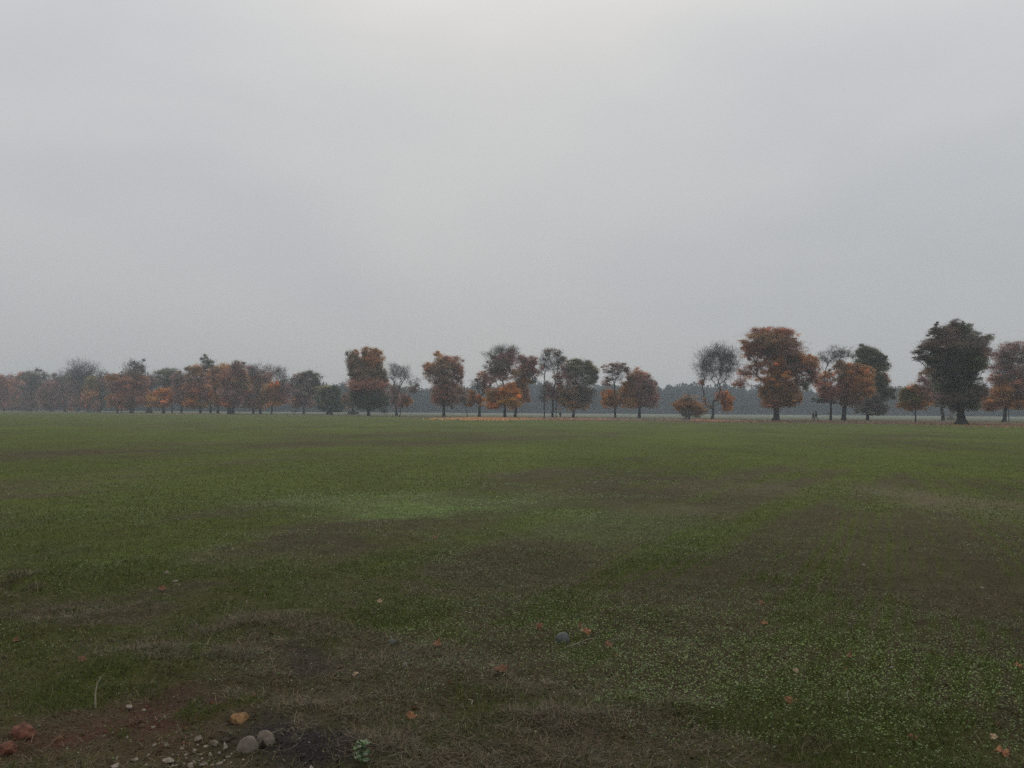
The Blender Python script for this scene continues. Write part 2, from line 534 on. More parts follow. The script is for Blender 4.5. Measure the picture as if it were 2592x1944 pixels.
def scatter(n, rmin, rmax, power=2.0, amax=46):
    th = np.radians(rng.uniform(-amax, amax, n))
    if power == 2.0:
        r = np.exp(rng.uniform(math.log(rmin), math.log(rmax), n))
    else:
        e = 2 - power
        r = (rng.uniform(rmin ** e, rmax ** e, n)) ** (1 / e)
    return r * np.sin(th), r * np.cos(th), r


def strips(P, direc, side, length, width, bend, cols, taper=0.15):
    """blades: 2 segments, P base (n,3)"""
    n = len(P)
    d1 = direc
    mid = P + d1 * (length * 0.55)[:, None]
    d2 = d1 + bend
    d2 /= np.linalg.norm(d2, axis=1)[:, None]
    tip = mid + d2 * (length * 0.45)[:, None]
    w = (width * 0.5)[:, None]
    V = np.stack([P - side * w, P + side * w, mid + side * w * 0.8, mid - side * w * 0.8, tip], 1).reshape(-1, 3)
    b = (np.arange(n) * 5)[:, None]
    loops = np.concatenate([b + np.array([[0, 1, 2, 3]]), b + np.array([[3, 2, 4]])], 1).ravel()
    starts = (np.arange(n)[:, None] * 7 + np.array([[0, 4]])).ravel()
    C = np.repeat(cols, 5, axis=0)
    return V, loops, starts, C


def both(a, b):
    return tuple(np.concatenate([p, q]) for p, q in zip(a, b))


def unit(v):
    return v / np.linalg.norm(v, axis=1)[:, None]


def jitter(c, n, amt=0.25):
    v = rng.normal(1, amt, (n, 1)).clip(0.35, 2.2)
    return c * v * rng.normal(1, 0.08, (n, 3)).clip(.7, 1.3)


TUFT_DRY = [(1380, 1838, .16, .07), (1500, 1852, .14, .06), (1340, 1815, .12, .05), (800, 1835, .16, .10), (860, 1860, .14, .06), (430, 1672, .24, .08), (520, 1668, .22, .07), (600, 1672, .14, .05),
            (700, 1592, .28, .08), (830, 1600, .28, .08), (1120, 1662, .25, .08), (1160, 1880, .4, .10), (1000, 1890, .3, .08), (1690, 1780, .14, .05), (2060, 1880, .10, .07), (1280, 1735, .2, .07),
            (40, 1490, .35, .12), (620, 1745, .2, .07), (930, 1760, .25, .06), (1420, 1760, .2, .05), (560, 1600, .2, .06), (150, 1560, .3, .1), (300, 1650, .2, .06), (950, 1660, .2, .06), (1440, 1920, .3, .06)]
TUFT_GRN = [(530, 1815, .14, .08), (470, 1800, .12, .07), (60, 1660, .35, .14), (1250, 1775, .18, .06), (1650, 1800, .16, .06), (1600, 1820, .12, .06), (1730, 1830, .14, .06), (2130, 1895, .16, .06), (430, 1745, .14, .05),
            (1970, 1885, .12, .05), (120, 1740, .3, .10), (220, 1760, .15, .06), (1040, 1560, .3, .10), (930, 1550, .25, .1), (1210, 1870, .10, .05), (1020, 1845, .14, .04), (1180, 1745, .12, .04), (60, 1930, .16, .05), (340, 1850, .10, .04), (300, 1730, .2, .08), (1620, 1560, .3, .1)]


def tuft_xy(lst, n):
    w = np.array([a[2] * a[3] for a in lst]) ** .6
    i = rng.choice(len(lst), n, p=w / w.sum())
    c = np.array([ground_pt(a[0], a[1])[:2] for a in lst])[i]
    s_ = np.array([a[2:] for a in lst])[i]
    X = c[:, 0] + rng.normal(0, .7, n) * s_[:, 0]; Y = c[:, 1] + rng.normal(0, 1.0, n) * s_[:, 1] * 2.0 + (X - c[:, 0]) * .25 * np.sin(i * 2.3)
    m = fbm(X / .13, Y / .2, 501, 3) + rng.normal(0, .05, n) > .47
    return X[m], Y[m], np.hypot(X[m], Y[m])


def near_shade(c, R):
    return c * (1 - .2 * (1 - sstep(7, 20, R)))[:, None]  # blades near the viewer painted darker, in place of shade between them


def build_grass():
    X, Y, R = both(scatter(620000, 2.6, 75), scatter(360000, 2.8, 10))
    TX = tuft_xy(TUFT_GRN, 22000)
    n0 = len(X)
    X, Y, R = both((X, Y, R), TX)
    ist = np.arange(len(X)) >= n0
    z = zones(X, Y)
    n = len(X)
    prob = np.clip(0.10 + 1.0 * sstep(0.22, 0.85, z['g']) - 0.9 * z['dark'] - 0.75 * z['red'], 0.03, 1)
    k = ((rng.random(n) < prob) | ist) & (edge_dist(X, Y) < -1)
    X, Y, R, ist = X[k], Y[k], R[k], ist[k]
    gz = z['g'][k]
    n = len(X)
    H = height(X, Y)
    tuft = fbm(X / .25, Y / .25, 201, 3)
    ln = rng.uniform(0.018, 0.05, n) * (0.5 + 1.1 * tuft) * (1 + 0.4 * np.clip(gz - .6, 0, 1)) * np.where(R < 6, 1.15, 1) * (1 - .4 * sstep(14, 35, R))
    ln = np.where(ist, rng.uniform(.025, .06, n), ln)
    wd = rng.uniform(0.0016, 0.0032, n) * np.maximum(1, np.minimum(R, 30) / 5.5)
    az = rng.uniform(0, 2 * math.pi, n)
    tilt = rng.uniform(0.15, 1.05, n)
    d = np.stack([np.cos(az) * np.sin(tilt), np.sin(az) * np.sin(tilt), np.cos(tilt)], 1)
    saz = az + math.pi / 2 + rng.normal(0, .6, n)
    s = np.stack([np.cos(saz), np.sin(saz), np.zeros(n)], 1)
    bend = np.stack([np.cos(az), np.sin(az), -np.full(n, .7)], 1) * rng.uniform(0.1, 1.1, (n, 1))
    hue = fbm(X / 2.0, Y / 2.0, 211, 3)[:, None]
    c = np.array([0.078, 0.112, 0.020]) * (1 - hue) + np.array([0.115, 0.120, 0.022]) * hue
    yl = rng.random((n, 1)) < 0.12
    c = np.where(yl, np.array([0.14, 0.115, 0.05]), c)
    c = jitter(c, n, .28)
    c = near_shade(c, R)
    P = np.stack([X, Y, H - 0.004], 1)
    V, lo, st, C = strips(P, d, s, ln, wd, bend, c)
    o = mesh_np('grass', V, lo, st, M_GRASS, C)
    tag(o, 'short thin green grass growing in the field', 'grass', None, 'stuff')


def build_dry():
    X, Y, R = both(scatter(260000, 2.6, 45), scatter(300000, 2.8, 9))
    TX = tuft_xy(TUFT_DRY, 38000)
    n0 = len(X)
    X, Y, R = both((X, Y, R), TX)
    ist = np.arange(len(X)) >= n0
    z = zones(X, Y)
    n = len(X)
    prob = np.clip(0.10 + 0.75 * z['dry'] ** 1.4 + 0.25 * z['tan'] - .3 * z['dark'], 0.03, 1)
    k = (rng.random(n) < prob) | ist
    X, Y, R, dz, ist = X[k], Y[k], R[k], z['dry'][k], ist[k]
    n = len(X)
    H = height(X, Y)
    long_ = rng.random(n) < 0.10
    ln = rng.uniform(0.025, 0.07, n) * np.where(long_, 2.0, 1.0) * (1 + np.clip((R - 12) / 40, 0, .4))
    ln = np.where(ist, rng.uniform(.03, .10, n), ln)
    wd = rng.uniform(0.0011, 0.0024, n) * np.maximum(1, R / 5.5)
    az = rng.uniform(0, 2 * math.pi, n)
    tilt = np.where(rng.random(n) < np.where(ist, .22, .16), rng.uniform(.2, .9, n), rng.uniform(1.1, 1.6, n))
    d = np.stack([np.cos(az) * np.sin(tilt), np.sin(az) * np.sin(tilt), np.cos(tilt)], 1)
    s = unit(np.cross(d, np.array([0, 0, 1.0])) + 1e-5)
    saz = az + rng.uniform(-2, 2, n)
    bend = np.stack([np.cos(saz), np.sin(saz), np.full(n, -.1)], 1) * rng.uniform(0.1, 1.0, (n, 1))
    t = np.where(ist[:, None], rng.random((n, 1)) ** 1.9, rng.random((n, 1)) ** 2.6)
    c = np.array([0.08, 0.066, 0.038]) * (1 - t) + np.array([0.33, 0.25, 0.155]) * t
    c = jitter(c, n, .25)
    c = near_shade(c, R)
    P = np.stack([X, Y, H + rng.uniform(0, 0.02, n) * (.3 + dz)], 1)
    V, lo, st, C = strips(P, d, s, ln, wd, bend, c)
    o = mesh_np('dry_grass', V, lo, st, M_DRY, C)
    tag(o, 'pale brown dead grass and straw lying over the soil', 'dry grass', None, 'stuff')


def discs(P, nrm, size, cols, sides=4, asp=1.0):
    n = len(P)
    ref = rng.normal(size=(n, 3))
    u = unit(np.cross(nrm, ref)); v = np.cross(nrm, u)
    ang = np.linspace(0, 2 * math.pi, sides, endpoint=False)
    V = (P[:, None, :] + size[:, None, None] * 0.5 * (np.cos(ang)[None, :, None] * u[:, None, :] + asp * np.sin(ang)[None, :, None] * v[:, None, :])).reshape(-1, 3)
    loops = np.arange(n * sides)
    starts = np.arange(n) * sides
    return V, loops, starts, np.repeat(cols, sides, axis=0)


def build_clover():
    X, Y, R = scatter(620000, 2.6, 42)
    z = zones(X, Y)
    n = len(X)
    cz = z['clover'] * (1 - z['dark']) * (1 - z['red'])
    prob = np.clip(0.9 * sstep(0.12, 1.0, cz), 0.015, 1) * (1 - .9 * sstep(14, 36, R))
    k = rng.random(n) < prob
    X, Y, R, lc = X[k], Y[k], R[k], z['lc'][k]
    n = len(X)
    # leaves in threes round a shared stalk
    H = height(X, Y)
    sz = rng.uniform(0.005, 0.012, n) * np.maximum(1, np.minimum(R, 20) / 8)
    P = np.stack([X, Y, H + rng.uniform(0.004, 0.035, n)], 1)
    nr = unit(np.stack([rng.normal(0, .42, n), rng.normal(0, .42, n), np.ones(n)], 1))
    t = rng.random((n, 1))
    pale = rng.random((n, 1)) ** 6 * (1 - .5 * np.clip(lc, 0, 1)[:, None])
    c = np.array([0.060, 0.096, 0.020]) * (1 - t) + np.array([0.12, 0.175, 0.035]) * t
    c = c * (1 - pale) + np.array([0.21, 0.23, 0.12]) * pale
    c = c * (1 + 0.55 * np.clip(lc, 0, 1)[:, None])
    c = jitter(c, n, .2)
    V, lo, st, C = discs(P, nr, sz, c, 5)
    o = mesh_np('clover', V, lo, st, M_CLOVER, C)
    tag(o, 'tiny pale green clover leaves carpeting the bare soil', 'clover', None, 'stuff')


def build_crumbs():
    X, Y, R = scatter(110000, 2.6, 14)
    z = zones(X, Y)
    k = rng.random(len(X)) < np.clip(1 - z['g'] * .9, 0.05, 1)
    X, Y, R = X[k], Y[k], R[k]
    red = z['red'][k][:, None]; dark = z['dark'][k][:, None]
    n = len(X)
    H = height(X, Y)
    s = rng.uniform(0.003, 0.009, n) * np.where(R < 7, rng.choice([1, 2, 3.6], n, p=[.945, .045, .01]), rng.choice([1, 1.6], n, p=[.96, .04]))
    base = np.array([[1, 0, 0], [-.5, .8, 0], [-.6, -.7, 0], [.1, 0, .9], [0, 0, -.6]], float)
    V = base[None] * rng.uniform(.6, 1.3, (n, 5, 1)) + rng.normal(0, .15, (n, 5, 3))
    a = rng.uniform(0, 6.28, n)
    ca, sa = np.cos(a)[:, None], np.sin(a)[:, None]
    V = np.stack([V[..., 0] * ca - V[..., 1] * sa, V[..., 0] * sa + V[..., 1] * ca, V[..., 2]], -1)
    V = V * s[:, None, None] + np.stack([X, Y, H], 1)[:, None, :]
    f = np.array([0, 1, 3, 1, 2, 3, 2, 0, 3, 1, 0, 4, 2, 1, 4, 0, 2, 4])
    lo = (np.arange(n)[:, None] * 5 + f[None]).ravel()
    st = np.arange(n * 6) * 3
    c = C_SOIL * 1.15 * (1 - red) + C_RED * 1.4 * red
    c = c * (1 - dark) + C_DARK * 1.1 * dark
    grit = rng.random((n, 1)) < 0.025
    c = np.where(grit, np.array([0.2, 0.17, 0.14]), c)
    c = jitter(c, n, .3)
    o = mesh_np('soil_crumbs', V.reshape(-1, 3), lo, st, M_CLOD, np.repeat(c, 5, axis=0))
    tag(o, 'dark brown crumbs of loose soil and grit between the grass', 'soil', None, 'stuff')


def build_litter():
    P = []; C = []; S = []
    # orange drift of fallen leaves below the bright tree
    def patch(x0, x1, y0, y1, n, cols, size, dens=None):
        a = ground_pt(x0, (y0 + y1) / 2); b = ground_pt(x1, (y0 + y1) / 2)
        Yn, Yf = ground_pt((x0 + x1) / 2, y1)[1], ground_pt((x0 + x1) / 2, y0)[1]
        u = rng.normal(0, .27, n); v = rng.normal(0, .33, n)
        x = (a[0] + b[0]) / 2 + u * (b[0] - a[0]); y = (Yn + Yf) / 2 + v * (Yf - Yn)
        m = fbm(x / 5, y / 5, 301, 3) + rng.normal(0, .12, n) > .42
        x, y = x[m], y[m]; n = len(x)
        P.append(np.stack([x, y, np.full(n, .03) + rng.uniform(0, .05, n)], 1))
        C.append(jitter(np.array(cols)[rng.integers(0, len(cols), n)], n, .2)); S.append(rng.uniform(.6, 1.3, n) * size)
    patch(1130, 1330, 1057.5, 1062.5, 11000, [(.42, .19, .05), (.36, .15, .045), (.42, .22, .06)], .30)
    patch(1250, 1560, 1058, 1062, 7000, [(.26, .11, .05), (.18, .08, .045), (.34, .14, .05)], .26)
    patch(1600, 1900, 1059, 1065, 3000, [(.16, .085, .045), (.12, .065, .04)], .24)
    patch(1800, 2260, 1063, 1070, 8000, [(.12, .08, .04), (.09, .062, .032), (.15, .09, .045)], .22)
    patch(2200, 2700, 1066, 1077, 12000, [(.16, .085, .045), (.11, .062, .035), (.22, .11, .05)], .2)
    patch(2430, 2680, 1076, 1084, 1500, [(.3, .12, .05), (.24, .1, .05)], .15)
    patch(380, 620, 1046, 1049, 3000, [(.3, .2, .1), (.2, .13, .07)], .35)
    patch(1720, 1860, 1062, 1066, 1200, [(.42, .17, .06)], .25)
    P = np.vstack(P); C = np.vstack(C); S = np.concatenate(S)
    nr = unit(np.stack([rng.normal(0, .35, len(P)), rng.normal(-.25, .35, len(P)), np.ones(len(P))], 1))
    V, lo, st, CC = discs(P, nr, S, C, 4, .7)
    o = mesh_np('leaf_litter', V, lo, st, M_LITTER, CC)
    tag(o, 'orange and brown fallen leaves strewn along the verge below the trees', 'leaf litter', None, 'stuff')


build_grass()
build_dry()
build_clover()
build_crumbs()
build_litter()

# ---------------------------------------------------------------- trees
PAL = dict(
    OR=(0.67, 0.30, 0.07), OY=(0.62, 0.35, 0.08), OB=(0.56, 0.295, 0.115), RB=(0.52, 0.26, 0.165), PB=(0.45, 0.265, 0.22),
    GB=(0.33, 0.24, 0.195), GT=(0.26, 0.21, 0.19), DG=(0.16, 0.165, 0.09), OL=(0.31, 0.26, 0.11), GG=(0.25, 0.235, 0.165),
    DK=(0.27, 0.225, 0.19), PK=(0.44, 0.28, 0.24), BR=(0.43, 0.275, 0.155))
REG = {1: (0, 860, 2212 / 440), 2: (400, 860, 2212 / 440), 3: (780, 850, 2212 / 420), 4: (1040, 850, 2212 / 420), 5: (1320, 850, 2212 / 420),
       6: (1660, 820, 2212 / 480), 7: (1980, 820, 1966 / 320), 8: (2232, 780, 1927 / 360)}


def tubes(A, B, ra, rb, sides):
    n = len(A)
    d = unit(B - A + 1e-9)
    ref = np.where(np.abs(d[:, 2:3]) < .9, np.array([[0, 0, 1.0]]), np.array([[1.0, 0, 0]]))
    u = unit(np.cross(d, ref)); v = np.cross(d, u)
    ang = np.linspace(0, 2 * math.pi, sides, endpoint=False)
    ring = np.cos(ang)[None, :, None] * u[:, None, :] + np.sin(ang)[None, :, None] * v[:, None, :]
    VA = A[:, None, :] + ring * ra[:, None, None]
    VB = B[:, None, :] + ring * rb[:, None, None]
    V = np.concatenate([VA, VB], 1).reshape(-1, 3)
    k = np.arange(sides)
    q = np.stack([k, (k + 1) % sides, sides + (k + 1) % sides, sides + k], 1)
    lo = (np.arange(n)[:, None, None] * 2 * sides + q[None]).reshape(-1)
    st = np.arange(n * sides) * 4
    return V, lo, st


def cat_meshes(parts):
    V = []; Lo = []; St = []; C = []
    vo = lo_ = 0
    for p in parts:
        V.append(p[0]); Lo.append(p[1] + vo); St.append(p[2] + lo_)
        if len(p) > 3: C.append(p[3])
        vo += len(p[0]); lo_ += len(p[1])
    return np.vstack(V), np.concatenate(Lo), np.concatenate(St), (np.vstack(C) if C else None)


def grow(rg, base, trunk_r, lean, top_z, targets):
    """join every target to the growing skeleton by the cheapest route; pipe-model radii"""
    pts = [np.array([0., 0., 0.])]; par = [-1]; plen = [0.0]
    n_t = 7
    for i in range(1, n_t + 1):
        t = i / n_t
        p = np.array([lean[0] * t + rg.normal(0, .05), lean[1] * t + rg.normal(0, .05), top_z * t])
        pts.append(p); par.append(i - 1); plen.append(plen[-1] + top_z / n_t)
    order = np.argsort(np.linalg.norm(targets - pts[-1], axis=1))
    T = targets[order]
    cap = len(T) * 8 + 40
    PA = np.zeros((cap, 3)); LA = np.zeros(cap)
    m = len(pts)
    PA[:m] = np.array(pts); LA[:m] = plen
    lowest = 3
    par = list(par) + [0] * (cap - m)
    for t in T:
        dv = t[None] - PA[lowest:m]
        dist = np.sqrt((dv ** 2).sum(1))
        up = np.clip(-dv[:, 2], 0, None)
        cost = dist + 0.45 * LA[lowest:m] + 0.9 * up
        j = int(np.argmin(cost)) + lowest
        D = dist[j - lowest]
        if D < .05: continue
        ns = max(1, min(6, int(D / 0.9)))
        prev = j
        a = PA[j].copy()
        for s in range(1, ns + 1):
            f = s / ns
            q = a + (t - a) * f
            if s < ns:
                q = q + rg.normal(0, .05 * D, 3) * math.sin(math.pi * f)
                q[2] += 0.10 * D * math.sin(math.pi * f)
            if m >= cap: break
            PA[m] = q; par[m] = prev; LA[m] = LA[prev] + np.linalg.norm(q - PA[prev])
            prev = m; m += 1
    PA = PA[:m]; par = np.array(par[:m])
    w = np.zeros(m)
    ch = np.zeros(m, int)
    for i in range(1, m): ch[par[i]] += 1
    w[ch == 0] = 1.0
    for i in range(m - 1, 0, -1):
        w[par[i]] += w[i]
    r = (w / w[0]) ** 0.56 * trunk_r * .78
    r = np.maximum(r, 0.03)
    # the clean stem keeps its girth and flares at the root
    for i in range(0, 8):
        r[i] = max(r[i], trunk_r * (1.0 - 0.07 * i))
    r[0] = trunk_r * 1.12
    return PA, par, r


def make_tree(name, reg, base, blobs, label, seed, cat='tree', group='trees of the autumn avenue', lean=0.0, top=None, ntar=1.0, extra_trunks=(), leafscale=1.0):
    rg = np.random.default_rng(seed)
    global rng
    rng = np.random.default_rng(seed + 1000)
    ox, oy, k = REG[reg]
    bx, by, bw = ox + base[0] / k, oy + base[1] / k, base[2] / k
    g = ground_pt(bx, by)
    Yt = g[1]
    mpp = Yt / F                       # metres per photograph pixel here
    root = empty(name, (g[0], g[1], 0))
    tag(root, label, cat, group)
    tr = max(0.06, bw * mpp / 2)
    clumps = []; LP = []; LN = []; LS = []; LC = []; TW = []
    leaf = mpp * 2.53 * 0.8 * leafscale
    zmax = 0; zc = []
    # lobes that nearly touch are joined by a smaller lobe between them
    blobs = list(blobs); extra = []
    for p_ in range(len(blobs)):
        for q_ in range(p_ + 1, len(blobs)):
            a_, b_ = blobs[p_], blobs[q_]
            dd = math.hypot((a_[0] - b_[0]) / (a_[2] + b_[2]), (a_[1] - b_[1]) / (a_[3] + b_[3]))
            if .62 < dd < 1.10:
                ca_ = a_[5] if len(a_) > 5 else 2.2; cb_ = b_[5] if len(b_) > 5 else 2.2
                w_ = a_[2] / (a_[2] + b_[2])
                extra.append((a_[0] + (b_[0] - a_[0]) * w_, a_[1] + (b_[1] - a_[1]) * a_[3] / (a_[3] + b_[3]), .6 * min(a_[2], b_[2]) + .05 * (a_[2] + b_[2]) , .6 * min(a_[3], b_[3]) + .05 * (a_[3] + b_[3]),
                              a_[4] if rg.random() < .5 else b_[4], min(ca_, cb_) * .7))
    blobs += extra
    for b in blobs:
        cov = b[5] if len(b) > 5 else 2.2
        colk = b[4]
        c = at_depth(ox + b[0] / k, oy + b[1] / k, Yt) - np.array([g[0], g[1], 0])
        rx, rz = b[2] / k * mpp, b[3] / k * mpp
        fat = 1.36 if reg <= 2 else 1.22
        if reg <= 2 and cov > 1: cov *= 1.25
        rx *= fat; rz *= 1.0 + (fat - 1) * .8
        ry = rx * 0.85
        c[1] += rg.normal(0, .25) * rx
        c[0] += -c[1] * 0 
        zmax = max(zmax, c[2] + rz); zc.append(c[2])
        area = math.pi * rx * rz
        nc = int(np.clip(area / (leaf * 5.5) ** 2 * 2.2, 6, 90))
        d = unit(rg.normal(size=(nc, 3))) * (rg.random((nc, 1)) ** 0.42)
        stray = (rg.random(nc) < .28) & (np.linalg.norm(d, axis=1) > .6)
        d[stray] *= rg.uniform(1.15, 1.42, (int(stray.sum()), 1))
        cc = c + d * np.array([rx, ry, rz]) * 0.88
        cc[:, 2] = np.maximum(cc[:, 2], 0.25)
        clumps.append(cc)
        base_c = np.array(PAL[colk])
        ccol = base_c * np.clip(rg.normal(1, .34, (nc, 1)), .4, 1.9) * np.clip(rg.normal(1, .06, (nc, 3)), .8, 1.2)
        bare = cov < 1.0
        nl = int(area * cov * 3.0 / (leaf * leaf * 0.62))
        if bare: nl = int(nl * 0.13 * cov)
        nl = max(nl, 30)
        wi = rg.random(nc) ** 1.5 + .15
        idx = rg.choice(nc, nl, p=wi / wi.sum())
        sig = np.clip(np.array([rx, ry, rz]) * (0.22 if not bare else .26), leaf * .8, 3.0)
        csig = rg.uniform(.45, 1.25, nc); csig[stray] = rg.uniform(.3, .6, int(stray.sum()))
        off = rg.normal(size=(nl, 3)) * sig * csig[idx][:, None] * np.array([1.1, 1.1, .95])
        p = cc[idx] + off
        # keep a ragged but bounded outline
        e = np.linalg.norm((p - c) / np.array([rx, ry, rz]), axis=1)
        keep = (e < .98 + rg.exponential(.17, nl)) | stray[idx]
        hs = max(leaf * 3.2, .55)
        hole = fbm(p[:, 0] / hs + .35 * p[:, 1] / hs, p[:, 2] / hs * 1.25, seed * 3 + 5, 2)
        keep &= hole > (.18 if cov > 2.3 else .25 if cov > 1.5 else .36) + rg.normal(0, .04, nl)
        p = p[keep]; idx = idx[keep]
        okz = p[:, 2] > 0.15
        p = p[okz]; idx = idx[okz]
        LP.append(p)
        LC.append(ccol[idx] * np.clip(rg.normal(1, .22, (len(p), 1)), .4, 2))
        LS.append(rg.uniform(.7, 1.35, len(p)) * leaf * (0.72 if bare else 1.0))
        # fine twigs
        nt_ = int(nc * (20 if bare else 16))
        ti = rg.integers(0, nc, nt_)
        td = unit(unit(cc[ti] - (c - np.array([0, 0, rz * .7]))) + rg.normal(0, .55, (nt_, 3)) + np.array([0, 0, .15]))
        tp = cc[ti] + rg.normal(size=(nt_, 3)) * sig * .9
        TW.append((tp, td, rg.uniform(.5, 1.0, nt_) * max(rx, rz) * (.34 if bare else .24), bare))
    T = np.vstack(clumps)
    nT = int(min(len(T), 330) * ntar)
    sel = rg.choice(len(T), min(nT, len(T)), replace=False)
    zc = np.array(zc)
    topz = top if top else max(1.2, 0.42 * zmax)
    if lean: lx = lean / k * mpp
    else: lx = (np.average([q[:, 0].mean() for q in clumps])) * .25
    PA, par, r = grow(rg, None, tr, (lx, 0), topz, T[sel])
    i = np.arange(1, len(PA))
    A, B, ra, rb = PA[par[i]], PA[i], np.minimum(r[par[i]], r[i] * 1.35 + .0), r[i]
    ra = np.where(i <= 7, r[par[i]], ra)
    stem = i <= 7
    V, lo, st = tubes(A[stem], B[stem], ra[stem], rb[stem], 10)
    parts = [(V, lo, st)]
    for (ex, ew, eh) in extra_trunks:
        e0 = np.array([ex / k * mpp, .3, 0.]); e1 = e0 * .55 + np.array([0, 0, eh * zmax])
        w_ = ew / k * mpp / 2
        mid = (e0 + e1) / 2 + np.array([ex / k * mpp * .1, 0, 0])
        parts.append(tubes(np.array([e0, mid]), np.array([mid, e1]), np.array([w_ * 1.3, w_]), np.array([w_, w_ * .6]), 8))
    # root swellings
    for q in range(5):
        a_ = rg.uniform(0, 6.28)
        e0 = np.array([math.cos(a_), math.sin(a_), 0]) * tr * 1.45
        parts.append(tubes(np.array([e0 * .98 + [0, 0, -.05]]), np.array([e0 * .35 + [0, 0, tr * 1.2]]), np.array([tr * .18]), np.array([tr * .3]), 6))
    big = ~stem & (rb > .05)
    sm = ~stem & ~big
    if big.any(): parts.append(tubes(A[big], B[big], ra[big], rb[big], 6))
    if sm.any(): parts.append(tubes(A[sm], B[sm], ra[sm], rb[sm], 3))
    V, lo, st, _ = cat_meshes(parts)
    mesh_np('trunk', V, lo, st, M_BARK, None, True, root)
    # fine twigs carry the leaves and belong to the crown
    parts = []
    for tp, td, tl, bare in TW:
        tw = np.full(len(tp), leaf * (.085 if bare else .07))
        q = tubes(tp, tp + td * tl[:, None], tw, tw * .4, 3)
        parts.append((*q, np.tile(np.array([[.10, .085, .078]] if bare else [[.06, .05, .044]]), (len(q[0]), 1))))
    # leaves along the finer branches tie the clumps together
    P = np.vstack(LP); C = np.vstack(LC)
    covs = np.array([b[5] if len(b) > 5 else 2.2 for b in blobs]); meanc = covs.mean()
    fine = np.where((r < max(.16, tr * .3)) & (PA[:, 2] > topz * .6))[0]
    fine = fine[fine > 8]
    if len(fine):
        k2 = int(np.clip(len(P) * .22 / len(fine), 3, 60) * min(1, meanc / 1.6) ** 2) + 1
        pp = np.repeat(PA[fine], k2, axis=0) + rg.normal(0, 1, (len(fine) * k2, 3)) * leaf * np.array([2.6, 2.6, 1.8])
        CT = T; CC_ = np.vstack([LC[q][rg.integers(0, len(LC[q]), 1)] for q in range(len(LC))])
        cen = np.array([LP[q].mean(0) for q in range(len(LP))])
        near = np.argmin(((PA[fine][:, None, :] - cen[None]) ** 2).sum(-1), axis=1)
        base2 = np.array([PAL[b[4]] for b in blobs])[near]
        cc2 = np.repeat(base2 * np.clip(rg.normal(1, .2, (len(fine), 1)), .6, 1.5), k2, axis=0) * np.clip(rg.normal(1, .22, (len(pp), 1)), .4, 2)
        ok2 = pp[:, 2] > .3
        LP.append(pp[ok2]); LC.append(cc2[ok2]); LS.append(rg.uniform(.6, 1.2, int(ok2.sum())) * leaf)
    P = np.vstack(LP); C = np.vstack(LC); S = np.concatenate(LS)
    nr = unit(rg.normal(size=(len(P), 3)) + np.array([0, 0, .35]))
    parts.append(discs(P, nr, S * 1.15, C, 4, .72))
    V, lo, st, C = cat_meshes(parts)
    mesh_np('crown', V, lo, st, M_LEAF, C, False, root)
    return root


